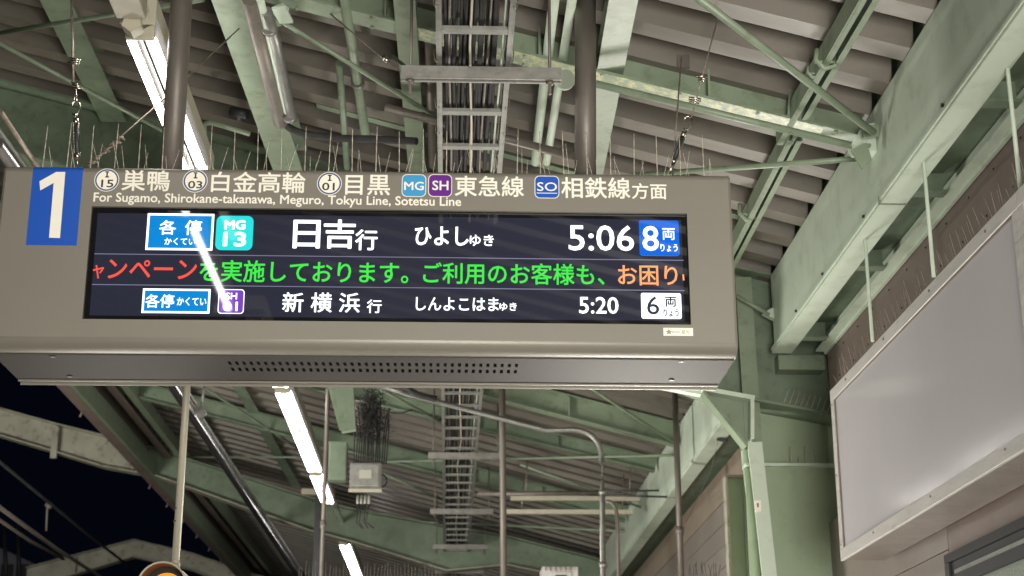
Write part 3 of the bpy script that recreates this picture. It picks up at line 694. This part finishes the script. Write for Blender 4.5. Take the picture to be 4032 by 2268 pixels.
# ---------------------------------------------------------------- junction box and cable bundle
YJ = 8.4
j0 = P(1375,1925,Y=YJ); j1 = P(1503,1822,Y=YJ)
jb = thing('junction_box', 'ivory junction box hanging below a bundle of black cables', 'junction box', (j0.x, YJ, j0.z))
obj('box_body', M().box((j0.x, YJ, j0.z), (j1.x, YJ+.09, j1.z)), m_strut, jb, bevel=.006)
obj('box_lid', M().box((j0.x+.012, YJ-.012, j0.z+.014), (j1.x-.012, YJ-.001, j1.z-.010)), m_tray, jb, bevel=.004)
obj('name_plate', M().box((j0.x+.052, YJ-.015, j0.z+.055), (j1.x-.052, YJ-.0125, j1.z-.042)), mat('plate', (.45,.44,.37), .4, var=0), jb)
obj('box_foot', M().box((j0.x-.004, YJ-.01, j0.z-.014), (j1.x+.004, YJ+.02, j0.z-.0005)), m_ivory, jb)
for i in range(4):
    x = j0.x+.045+i*.02
    obj('cable_gland', M().tube([(x, YJ+.03, j0.z-.03), (x, YJ+.03, j0.z-.075)], .008, 7), m_tray, jb)
    obj('drop_cable', M().tube([(x, YJ+.03, j0.z-.076), (x+random.uniform(-.02,.02), YJ+.05, j0.z-.17), (x+random.uniform(-.03,.03), YJ+.06, j0.z-.20)], .004, 5), m_black, jb)
lp = V((j1.x, YJ+.03, j0.z+.04))
obj('cable_loop', M().tube([lp+V((.028*math.sin(a), 0, -.035*math.cos(a)+.01)) for a in [i*.35 for i in range(10)]], .004, 5), m_black, jb)
bun = thing('cable_bundle', 'bushy bundle of black cables rising above the junction box', 'cables', (j0.x+.09, YJ+.05, j1.z))
base = V(((j0.x+j1.x)/2+.02, YJ+.05, j1.z+.001))
for i in range(16):
    x = base.x+(i-7.5)*.0115
    top = V((x+random.uniform(-.03,.03), base.y+random.uniform(-.02,.02), base.z+random.uniform(.30,.40)))
    obj('cable', M().tube([V((x,base.y,base.z)), V((x+random.uniform(-.012,.012), base.y, base.z+.18)), top], .004, 5), m_black, bun)
hair = M()
for i in range(1100):
    zz_ = random.betavariate(2.2,2)*.34+.08
    c = base+V((random.gauss(0,.024+.02*math.sin(zz_*8)), random.gauss(0,.02), zz_))
    d = V((random.gauss(0,1), random.gauss(0,.6), random.uniform(-.3,1.6))).normalized()*random.uniform(.02,.05)
    hair.tube([c, c+d], .0014, 3)
obj('bristles', hair, m_black, bun, kind='stuff')
pipe([P(1500,1610,Y=8.4)]+arc(P(1510,1615,Y=8.4), P(1560,1640,Y=8.4), P(1625,1612,Y=8.4)), .004, 'slack_cable', 'slack thin cable right of the black bundle', m_black, 'cable')
pipe([P(1590,1500,Y=8.0)]+arc(P(1600,1520,Y=8), P(1630,1560,Y=8), P(1720,1570,Y=8)), .016, 'slack_cable', 'thick black cable curling below the sign left of the ladder', m_black, 'cable')
t = thing('speaker_box', 'dim grey unit left of the junction box behind the cable bundle', 'box', P(1300,1700,Y=9.5))
obj('unit_body', M().box(P(1290,1890,Y=9.8), P(1372,1750,Y=9.9)), m_green2, t, bevel=.01)
hp = thing('hanging_post', 'dark post with a cream arm just behind the thin dusty pole, low in the picture', 'post', P(1245,2268,Y=14))
a_, b_ = P(1228,2330,Y=14.0), P(1264,1945,Y=14.0)
obj('post_body', M().box((a_.x, 14.0, a_.z), (b_.x, 14.08, b_.z)), m_dim, hp)
a_, b_ = P(1188,1950,Y=13.95), P(1256,1928,Y=13.95)
obj('arm', M().box((a_.x, 13.9, a_.z), (b_.x, 13.96, b_.z)), m_ivory, hp)
# louvred box at bottom
t = thing('louvred_box', 'pale louvred equipment box at the bottom edge right of centre', 'box', P(2200,2268,Y=11))
a, b = P(2135,2300,Y=11), P(2275,2232,Y=11)
obj('box_body', M().box(a, (b.x, 11.3, b.z)), m_alu, t)
obj('louvre_frame', M().box((a.x+.06,10.985,a.z),(b.x-.05,10.999,b.z-.04)), m_alu, t)
for i in range(6):
    x = a.x+.02+i*.035
    obj('fin', M().box((x,10.97,b.z-.03),(x+.01,10.984,b.z-.004)), m_tin, t)
obj('vent_core', M().box((a.x+.09,10.975,a.z),(b.x-.08,10.984,b.z-.06)), m_dim, t)
# next sign's spikes along the bottom edge
t = thing('bird_spikes', 'rows of fine spikes along the bottom edge, from the shiny pipe to the ladder', 'bird spikes', P(1400,2268,Y=10))
for i in range(42):
    b = P(1175+i*13.5, 2290, Y=10)
    obj('spike', M().tube([b, b+V((random.uniform(-.006,.006),0,random.uniform(.07,.13)))], .0017, 4), m_pipe, t)

# ---------------------------------------------------------------- departure sign
YS = 4.55
zb = 2.872; zt0 = 3.450
xl = P(8,1000,Y=YS).x; xl = -1.372; xr = .858
sg = thing('departure_sign', 'hanging departure sign with platform number one and a lit train display', 'sign', ((xl+xr)/2, YS, zb))
# screen opening
sx0 = P(343,1030,Y=YS).x; sx1 = P(2713,1060,Y=YS).x
sz1 = (P(363,809,Y=YS).z+P(2704,842,Y=YS).z)/2; sz0 = (P(324,1255,Y=YS).z+P(2723,1279,Y=YS).z)/2
dep = 4.955
# side profile (y,z): rounded bottom front, small rounded top
prof = []
for i in range(9):
    a = i/8*math.pi/2; prof.append((YS+.062*(1-math.sin(a))*1.0, zb+.034*(1-math.cos(a)) ))
prof = [(YS+.062*(1-math.sin(i/8*math.pi/2)), zb+.034*(1-math.cos(i/8*math.pi/2))) for i in range(9)]  # ends at front face
prof_t = [(YS+.02*(1-math.cos(i/5*math.pi/2)), zt0-.02*(1-math.sin(i/5*math.pi/2))) for i in range(6)]
m = M()
full = [(dep, zb), *prof, *prof_t, (dep, zt0)]
er = .009
def xsec(x, ins): return [V((x, y if y > YS+.1 else y+ins*max(0, 1-(y-YS)/.06), z)) for y, z in full]
idx_front = len(prof)            # the vertical front run lies between full[9] and full[10]
secs = [xsec(xl, er), xsec(xl+er*.3, er*.35), xsec(xl+er, 0), xsec(xr-er, 0), xsec(xr-er*.3, er*.35), xsec(xr, er)]
nf = len(full)
b0 = len(m.v)
for s_ in secs: m.v += s_
fi = 9                            # full[9] -> full[10] is the flat front
for k in range(len(secs)-1):
    for i in range(nf):
        j = (i+1) % nf
        if i == 0: continue       # underside handled by its own perforated panel
        if k == 2 and i == fi: continue
        m.f.append([b0+k*nf+i, b0+k*nf+j, b0+(k+1)*nf+j, b0+(k+1)*nf+i]); m.sm.append(i not in (fi, nf-1, nf-2) or k in (0,1,3,4))
m.f.append([b0+i for i in range(nf)]); m.sm.append(False)
m.f.append([b0+(len(secs)-1)*nf+i for i in range(nf)][::-1]); m.sm.append(False)
# front frame round the opening
zA, zB = full[fi][1], full[fi+1][1]
o_ = [V((xl+er,YS,zA)), V((xr-er,YS,zA)), V((xr-er,YS,zB)), V((xl+er,YS,zB))]
i_ = [V((sx0,YS,sz0)), V((sx1,YS,sz0)), V((sx1,YS,sz1)), V((sx0,YS,sz1))]
i2 = [p+V((0,.012,0)) for p in i_]
m.add(o_+i_+i2, [(0,1,5,4),(1,2,6,5),(2,3,7,6),(3,0,4,7),(4,5,9,8),(5,6,10,9),(6,7,11,10),(7,4,8,11)])
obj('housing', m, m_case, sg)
# black bezel and display
bw = .016
m = M().box((sx0+.0002,YS+.0157,sz0+.0002),(sx1-.0002,YS+.02,sz0+bw)).box((sx0+.0002,YS+.0157,sz1-bw),(sx1-.0002,YS+.02,sz1-.0002)).box((sx0+.0002,YS+.0157,sz0+bw+.0002),(sx0+bw,YS+.02,sz1-bw-.0002)).box((sx1-bw,YS+.0157,sz0+bw+.0002),(sx1-.0002,YS+.02,sz1-bw-.0002))
obj('bezel', m, m_dark, sg)
YD = YS+.016
scn = obj('display', M().box((sx0+bw+.0002,YD,sz0+bw+.0002),(sx1-bw-.0002,YS+.03,sz1-bw-.0002)), m_lcd, sg)
# underside: perforated panel
m = M()
sxa, sxb = P(893,1435,Z=zb).x, P(2046,1447,Z=zb).x
ncol = 41; pit = (sxb-sxa)/ncol
r1y = P(1500,1435,Z=zb).y; r2y = P(1500,1459,Z=zb).y
sw, sl = pit*.42, .040
ys_ = [YS+.062, YS+.072, r1y-sl/2, r1y+sl/2, r2y-sl/2, r2y+sl/2, dep-.03, dep]
xs = [xl]
for c in range(ncol): xs += [sxa+c*pit+.5*pit-sw/2, sxa+c*pit+.5*pit+sw/2]
xs.append(xr)
nx, ny = len(xs), len(ys_)
b0 = len(m.v)
for y in ys_:
    for x in xs: m.v.append(V((x,y,zb)))
for j in range(ny-1):
    for i in range(nx-1):
        if j in (2,4) and i % 2 == 1: continue
        m.f.append([b0+j*nx+i, b0+(j+1)*nx+i, b0+(j+1)*nx+i+1, b0+j*nx+i+1]); m.sm.append(False)
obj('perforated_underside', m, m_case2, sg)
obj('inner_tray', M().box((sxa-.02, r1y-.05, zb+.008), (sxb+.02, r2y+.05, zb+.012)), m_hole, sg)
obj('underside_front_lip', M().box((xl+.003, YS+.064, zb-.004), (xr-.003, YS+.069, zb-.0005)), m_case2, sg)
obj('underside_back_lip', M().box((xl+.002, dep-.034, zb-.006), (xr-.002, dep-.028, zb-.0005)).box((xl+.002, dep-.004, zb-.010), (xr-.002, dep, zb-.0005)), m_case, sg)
for (x, y) in ((207,1403),(275,1481),(2683,1422),(2644,1495)):
    c = P(x, y, Z=zb-.001)
    obj('screw', M().tube([c, c+V((0,0,-.003))], .009, 8), m_dim, sg)

# lettering helpers
def text_mesh(s, off=0.0):
    c = bpy.data.curves.new('lettering', 'FONT'); c.body = s; c.offset = off; c.resolution_u = 3
    o = bpy.data.objects.new('lettering', c); C.objects.link(o)
    bpy.context.view_layer.update()
    me = bpy.data.meshes.new_from_object(o.evaluated_get(bpy.context.evaluated_depsgraph_get()))
    bpy.data.objects.remove(o); bpy.data.curves.remove(c)
    return me
cnt = {}
def letters(s, x0, x1, y0, y1, mt, parent, Y, off=.0, name='lettering', shear=0):
    me = text_mesh(s, 0)
    xs_ = [v.co.x for v in me.vertices]; ys2 = [v.co.y for v in me.vertices]
    a, b, c, d = min(xs_), max(xs_), min(ys2), max(ys2)
    ym = (y0+y1)/2; xm = (x0+x1)/2
    X0 = P(x0, ym, Y=Y).x; X1_ = P(x1, ym, Y=Y).x; Z0 = P(xm, y1, Y=Y).z; Z1 = P(xm, y0, Y=Y).z
    org = wl[parent.name]
    for v in me.vertices:
        fx = (v.co.x-a)/(b-a); fy = (v.co.y-c)/(d-c)
        v.co = V((X0+(X1_-X0)*fx, Y, Z0+(Z1-Z0)*fy))-org
    if off:                                   # heavier strokes: the same outline laid over itself a hair apart
        e = off*.55*(Z1-Z0)/max(.5, (d-c)); vs = [v.co.copy() for v in me.vertices]; fs = [list(p.vertices) for p in me.polygons]; n_ = len(vs)
        V2, F2 = [], []
        for k, (dx, dz) in enumerate(((0,0),(1,0),(-1,0),(0,1),(0,-1),(.7,.7),(-.7,.7),(.7,-.7),(-.7,-.7))):
            V2 += [v+V((dx*e, .00004*k, dz*e)) for v in vs]; F2 += [[i+k*n_ for i in f] for f in fs]
        me = bpy.data.meshes.new(name); me.from_pydata(V2, [], F2)
    me.materials.clear(); me.materials.append(mt)
    for p in me.polygons: p.material_index = 0; p.use_smooth = False
    o = bpy.data.objects.new(name, me); C.objects.link(o); o.parent = parent; wl[o.name] = org
    return o
def rrect(px0, px1, py0, py1, Y, rad, mt, parent, name, th=.0006, inset=0):
    ym = (py0+py1)/2; xm = (px0+px1)/2
    x0 = P(px0, ym, Y=Y).x+inset; x1 = P(px1, ym, Y=Y).x-inset; z0 = P(xm, py1, Y=Y).z+inset; z1 = P(xm, py0, Y=Y).z-inset
    r = max(rad, .0001); pts = []
    for cx, cz, a0 in ((x1-r,z1-r,0),(x0+r,z1-r,90),(x0+r,z0+r,180),(x1-r,z0+r,270)):
        for i in range(7):
            a = math.radians(a0+i*15); pts.append(V((cx+r*math.cos(a), Y, cz+r*math.sin(a))))
    return obj(name, M().prism(pts, (0,th,0)), mt, parent)
def disc(px, py, rpx, Y, mt, parent, name):
    c = P(px, py, Y=Y); r = (P(px+rpx, py, Y=Y).x-c.x)
    pts = [V((c.x+r*math.cos(a), Y, c.z+r*math.sin(a))) for a in [i*math.pi/20 for i in range(40)]]
    return obj(name, M().prism(pts, (0,.0005,0)), mt, parent)
# platform number
pnx0, pnx1 = P(101.7,966,Y=YS).x, P(302,966,Y=YS).x
zb_ = P(200,966,Y=YS).z
pr = [V((pnx0,YS-.0008,zb_)), V((pnx0,YS-.0008,zt0-.0202))]
m = M()
strip = [(YS-.0008, zb_)]+[(y-.0008*math.cos(i/5*math.pi/2), z+.0008*math.sin(i/5*math.pi/2)) for i, (y, z) in enumerate(prof_t)]
m.add([V((x,y,z)) for y, z in strip for x in (pnx0, pnx1)], [(2*i, 2*i+1, 2*i+3, 2*i+2) for i in range(len(strip)-1)])
npn = obj('number_panel', m, m_blue, sg)
q = [(662,198),(570,198),(400,293),(408,385),(545,308),(497,865),(608,868)]
obj('numeral', M().prism([P(x/2.576, 600+y/2.576, Y=YS-.0022) for x, y in q], (0,.001,0)), m_offw, npn)
YL = YS-.0016
for (cx, cy, num, nx0, nx1, ny0, ny1) in ((420.4,708.7,'15',399,446,708,737),(768.6,712.6,'03',741,796,713,741),(1297,722.3,'01',1269,1317,720,749)):
    d_ = disc(cx, cy, 49, YS-.0006, m_offw, sg, 'station_badge')
    disc(cx, cy, 46, YS-.0009, m_navy, d_, 'ring')
    disc(cx, cy, 40, YS-.0012, m_offw, d_, 'centre')
    letters('I', cx-1.5, cx+4.5, cy-33, cy-11, m_ink, d_, YL, 0)
    ii = M().bar(P(cx-6,cy-32,Y=YL), P(cx+9,cy-32,Y=YL), .001, .0035).bar(P(cx-6,cy-12,Y=YL), P(cx+9,cy-12,Y=YL), .001, .0035)
    obj('serif', ii, m_ink, d_)
    letters(num, nx0, nx1, ny0, ny1, m_ink, d_, YL, .03)
for s_, a in (('巣鴨',(481,668,671,751)),('白金高輪',(833,1202,678,757)),('目黒',(1361,1535,689,767)),('東急線',(1792,2062,694,773)),('相鉄線',(2211,2480,699,780)),('方面',(2489,2624,722,783))):
    letters(s_, *a, m_offw, sg, YL, .026)
letters('For Sugamo, Shirokane-takanawa, Meguro, Tokyu Line, Sotetsu Line', 368, 1815, 767, 813, m_offw, sg, YL, .030)
for (s_, a, tb, mm) in (('MG',(1582,1678,686,775),(1592,1668,716,748),m_sky), ('SH',(1686,1780,686,775),(1703,1765,712,748),m_purple), ('SO',(2105,2202,692,781),(2115,2193,718,752),m_blue)):
    d_ = rrect(*a, YS-.0006, .016, m_offw, sg, 'line_badge')
    rrect(*a, YS-.0010, .0145, mm, d_, 'badge_face', inset=.0022)
    letters(s_, *tb, m_offw, d_, YL, .03 if s_ != 'SO' else .012)
    if s_ == 'SO': obj('underline', M().bar(P(2113,760,Y=YL), P(2194,761,Y=YL), .0006, .0022), m_offw, d_)
# maker sticker
st = rrect(2612, 2729, 1291, 1322, YS-.0006, .0005, m_offw, sg, 'sticker')
c = P(2634, 1307, Y=YS-.0012)
pts = [V((c.x+(.010 if i % 2 == 0 else .005)*math.sin(i*math.pi/5), YS-.0012, c.z+(.010 if i % 2 == 0 else .005)*math.cos(i*math.pi/5))) for i in range(10)]
m_print = mat('sticker_print', (.30,.28,.22), .5, var=0)
obj('star_mark', M().prism(pts, (0,.0004,0)), m_print, st)
letters('株式会社', 2646, 2679, 1302, 1313, m_print, st, YL, 0); letters('星光', 2683, 2716, 1299, 1316, m_print, st, YL, 0)

# display contents
YT = YD-.0012; YT2 = YD-.0022; YT3 = YD-.0030
def line(a, b):
    A = P(*a, Y=YT); B = P(*b, Y=YT); A.z = B.z = (A.z+B.z)/2
    obj('divider_line', M().bar(A, B, .0006, .0020), e_line, scn)
line((372,998),(2692,1026)); line((362,1121),(2696,1143))
bx = rrect(577, 840, 841, 985, YT, .0004, e_white, scn, 'service_box'); rrect(577, 840, 841, 985, YT-.0006, .0003, e_blue, bx, 'box_fill', inset=.0066)
letters('各', 628, 693, 867, 923, e_white, bx, YT2, .022); letters('停', 729, 794, 867, 925, e_white, bx, YT2, .022); letters('かくてい', 648, 769, 937, 964, e_white, bx, YT2, .02)
bx = rrect(850, 996, 850, 985, YT, .018, e_cyan, scn, 'station_code'); letters('MG', 886, 965, 868, 902, e_white, bx, YT2, .07); letters('13', 881, 967, 915, 968, e_white, bx, YT2, .06)
letters('日', 1156, 1259, 868, 976, e_white, scn, YT, .03, 'display_text'); letters('吉', 1276, 1398, 866, 977, e_white, scn, YT, .03, 'display_text'); letters('行', 1400, 1485, 905, 984, e_white, scn, YT, .03, 'display_text')
letters('ひよし', 1635, 1844, 893, 965, e_white, scn, YT, .03, 'display_text'); letters('ゆき', 1850, 1943, 925, 968, e_white, scn, YT, .025, 'display_text')
letters('5:06', 2240, 2495, 888, 986, e_white, scn, YT, .015, 'display_text')
bx = rrect(2517, 2674, 868, 1007, YT, .007, e_royal, scn, 'car_count_box'); letters('8', 2531, 2592, 891, 986, e_white, bx, YT2, .02); letters('両', 2608, 2657, 899, 944, e_white, bx, YT2, .012); letters('りょう', 2601, 2668, 961, 990, e_white, bx, YT2, .015)
letters('ャ', 366, 408, 1044, 1096, e_red, scn, YT, .02, 'display_text'); letters('ンペーン', 427, 774, 1024, 1097, e_red, scn, YT, .02, 'display_text')
letters('を実施しております。', 787, 1607, 1028, 1112, e_green, scn, YT, .022, 'display_text'); letters('ご利用のお客様も、', 1667, 2379, 1037, 1119, e_green, scn, YT, .022, 'display_text')
letters('お困り', 2434, 2667, 1046, 1123, e_orange, scn, YT, .018, 'display_text')
obj('display_text', M().tube([P(2690,1081,Y=YT), P(2691,1092,Y=YT), P(2692,1103,Y=YT)], .0025, 6), e_orange, scn)
bx = rrect(560, 827, 1137, 1233, YT, .0004, e_white, scn, 'service_box'); rrect(560, 827, 1137, 1233, YT-.0006, .0003, e_blue, bx, 'box_fill', inset=.0060)
letters('各停', 573, 685, 1159, 1211, e_white, bx, YT2, .022); letters('かくてい', 697, 812, 1171, 1203, e_white, bx, YT2, .02)
bx = rrect(859, 961, 1139, 1235, YT, .010, e_white, scn, 'station_code'); rrect(859, 961, 1139, 1235, YT-.0006, .009, e_purple, bx, 'code_fill', inset=.0022)
letters('SH', 889, 933, 1153, 1178, e_white, bx, YT2, .03); letters('01', 878, 935, 1188, 1224, e_white, bx, YT2, .03)
for s_, a in (('新',(1113,1194,1152,1228)),('横',(1225,1306,1153,1229)),('浜',(1336,1416,1154,1230)),('行',(1445,1502,1180,1232)),('しんよこはま',(1638,1963,1171,1223)),('ゆき',(1967,2034,1192,1223)),('5:20',(2281,2434,1170,1234))):
    letters(s_, *a, e_white, scn, YT, .020, 'display_text')
bx = rrect(2525, 2683, 1154, 1255, YT, .006, e_white, scn, 'car_count_box'); letters('6', 2548, 2595, 1167, 1238, e_slate, bx, YT2, .012); letters('両', 2620, 2662, 1169, 1207, e_slate, bx, YT2, .05); letters('りょう', 2613, 2672, 1217, 1246, e_slate, bx, YT2, .05)

# sign poles
for (xt, xb_, lab) in ((715, 676, 'left thick dusty pole holding up the departure sign'), (2305, 2303, 'right thick dusty pole holding up the departure sign')):
    b = P(xb_, 660, Y=4.76); b.z = zt0; tpx = P(xt, 0, Y=4.76)
    d = (tpx-b).normalized()
    t = thing('sign_pole', lab, 'pole', b, 'poles the departure sign hangs from')
    obj('shaft', M().tube([b+d*.02, b+d*((roofz(b.x)-.02-b.z)/d.z)], .0355, 28), m_pipe, t)
    obj('collar', M().tube([b+V((0,0,.0)), b+V((0,0,.012)), b+V((0,0,.03)), b+V((0,0,.040))], [.062,.058,.045,.037], 24), m_galv, t)
# spikes on the sign
t = thing('bird_spikes', 'row of long bead-like bird spikes along the top of the departure sign', 'bird spikes', (0, YS+.06, zt0))
obj('base_strip', M().box((xl+.04, YS+.03, zt0+.0005), (xr-.02, YS+.09, zt0+.004)), m_dim, t)
x = xl+.10; i = 0
def spike(b, tip, r=.0014):
    n_ = 9; pts = [b+(tip-b)*(j/n_) for j in range(n_+1)]
    rr = [r*(1.35 if j % 2 else .75)*(1-.35*j/n_) for j in range(n_+1)]
    obj('spike', M().tube(pts, rr, 5), m_spike, t)
while x < xr-.03:
    b = V((x, YS+.06, zt0+.003)); spike(b, b+V((random.uniform(-.004,.004), 0, random.uniform(.148,.168))), .0016)
    for dx in (.016, .030):
        b = V((x+dx, YS+.06+random.uniform(-.02,.02), zt0+.003)); l = random.uniform(.05,.11)
        spike(b, b+V((random.uniform(-.3,.3)*l, random.uniform(-.2,.2)*l, l)), .0010)
    x += .0735; i += 1

# wire stays with turnbuckles
def stay(label, pts, r=.0032, clips=(), turn=None, hook=None, name='wire_stay'):
    t = thing(name, label, 'wire', pts[-1])
    obj('wire', M().tube(pts, r, 6), m_wire, t)
    for c in clips:
        for k in range(3):
            o = V((random.uniform(-.004,.004), -.004, (k-1)*.008)); w = random.uniform(.010,.022)
            obj('wire_clip', M().tube([c+o+V((-w,0,.004)), c+o+V((w*1.2,-.004,-.004))], .0028, 5), m_chrome, t)
    if turn:
        a, b = turn; d = (b-a).normalized(); s = d.cross(V((0,1,0))).normalized()*.0085
        for sgn in (-1, 1): obj('turnbuckle_side', M().tube([a+s*sgn*.5, a+d*.012+s*sgn, b-d*.012+s*sgn, b+s*sgn*.5], .0030, 6), m_chrome, t)
        obj('turnbuckle_body', M().tube([a+d*.01+V((0,.004,0)), b-d*.01+V((0,.004,0))], .0065, 8), m_dim, t)
        obj('turnbuckle_end', M().tube([a-d*.008, a+d*.008], .009, 8), m_chrome, t)
        obj('turnbuckle_end', M().tube([b-d*.008, b+d*.008], .009, 8), m_chrome, t)
    if hook:
        a, d = hook; s = d.cross(V((0,1,0))).normalized()
        obj('hook', M().tube([a+d*(-.025*math.cos(u)+.0)+s*(.014*math.sin(u)) for u in [j*.5-1.2 for j in range(11)]], .0028, 6), m_chrome, t)
        obj('hook_shank', M().tube([a+d*.02, a+d*.055], .0032, 6), m_chrome, t)
    return t
yw = 4.7
A = P(283,-80,Y=yw); Bp = P(302,650,Y=yw)
stay('wire stay with long turnbuckle hanging above the blue number panel', [A, P(283,85,Y=yw), P(290,345,Y=yw)], .0042,
     (P(291,243,Y=yw-.01), P(297,340,Y=yw-.01)), (P(299,478,Y=yw), P(304,615,Y=yw)), (P(297,425,Y=yw), V((.02,0,-1)).normalized()))
obj('eye_bolt', M().tube([P(304,615,Y=yw), P(305,652,Y=yw)], .003, 6).tube([P(295,350,Y=yw), P(293,400,Y=yw)], .0022, 5).tube([P(297,350,Y=yw), P(304,405,Y=yw)], .0022, 5), m_chrome, None, 'bright looped wire and eye bolt over the blue number panel', 'bolt')
stay('thin wire stay with hook and bright turnbuckle above the sign right end', [P(2862,-60,Y=yw), P(2800,170,Y=yw), P(2722,465,Y=yw)], .0022,
     (P(2760,312,Y=yw-.01), P(2733,398,Y=yw-.01)), (P(2690,530,Y=yw), P(2652,635,Y=yw)), (P(2707,485,Y=yw), V((-.2,0,-1)).normalized()))
obj('eye_bolt', M().tube([P(2652,635,Y=yw), P(2636,682,Y=yw)], .004, 6), m_chrome, None, 'bright eye bolt at the foot of the right turnbuckle', 'bolt')
obj('thin_rod', M().tube([P(2683,225,Y=yw+.05), P(2648,690,Y=yw+.05)], .0026, 6), m_wire, None, 'thin rod hanging left of the right wire stay', 'rod')
t = stay('slanting guy wire behind the left sign pole with twisted dark end', [P(1040,20,Y=5.3), P(621,412,Y=5.0), P(480,535,Y=4.85), P(345,655,Y=4.8)], .0030)
for i in range(16):
    a = P(350+i*8.6, 650-i*7.4, Y=4.79)
    obj('twist', M().tube([a+V((-.012,0,random.uniform(-.012,.012))), a+V((.012,0,random.uniform(-.012,.012)))], .0036, 5), m_wire, t)
t = stay('guy wire running down to the left end of the ladder hanger', [P(1225,-10,Y=5.2), P(1513,235,Y=5.05), P(1590,290,Y=4.98)], .0028)
obj('sleeve', M().bar(P(1545,222,Y=5.02), P(1592,258,Y=5.0), .012, .012), m_refl, t)
obj('sleeve_knot', M().tube([P(1508,222,Y=5.03), P(1530,245,Y=5.03)], .009, 6), m_chrome, t)

# ---------------------------------------------------------------- overhead lines, far structures on the track side
def wire(p, q, Ya, Yb, r, lab, mt=m_pipe):
    A = P(*p, Y=Ya); B = P(*q, Y=Yb)
    return obj('overhead_wire', M().tube([A, (A+B)/2-V((0,0,.02)), B], r, 6), mt, None, lab, 'wire')
wire((-60,1770),(600,2300), 12, 20, .014, 'highest overhead line crossing the dark sky at lower left', m_dim)
wire((-60,1955),(400,2275), 11, 17, .017, 'middle brown overhead line at lower left')
wire((-60,2008),(250,2202), 11, 15, .013, 'lowest overhead line at lower left')
obj('line_dropper', M().tube([P(189,1990,Y=14), P(186,1998,Y=14), P(182,2090,Y=14)], .008, 6).tube([P(180,1985,Y=14), P(200,2000,Y=14)], .018, 6), m_tin, None, 'short insulator dropper hanging from the highest overhead line', 'insulator')
t = thing('far_building', 'pale grey building corner in the bottom left corner', 'building', P(40,2268,Y=34))
a = P(-60,2130,Y=34); b = P(140,2222,Y=34)
obj('wall', M().prism([V((a.x,34,3)), V((b.x,34,3)), V((b.x,34,b.z)), V((a.x,34,a.z))], (0,4,0)), m_conc, t)
for x in (25, 85):
    c = P(x, 2240, Y=33.9); obj('window', M().box((c.x-.12,33.93,c.z-.4),(c.x+.12,33.99,c.z+.1)), m_dim, t)
for x in (25, 78):
    A = P(x-8, 2070, Y=30); B = P(x, 2330, Y=30)
    obj('dark_mast', M().tube([A, B], .04, 6), m_dim, None, 'thin dark mast before the pale building, ' + ('nearer the left edge' if x < 50 else 'right one of two'), 'mast')
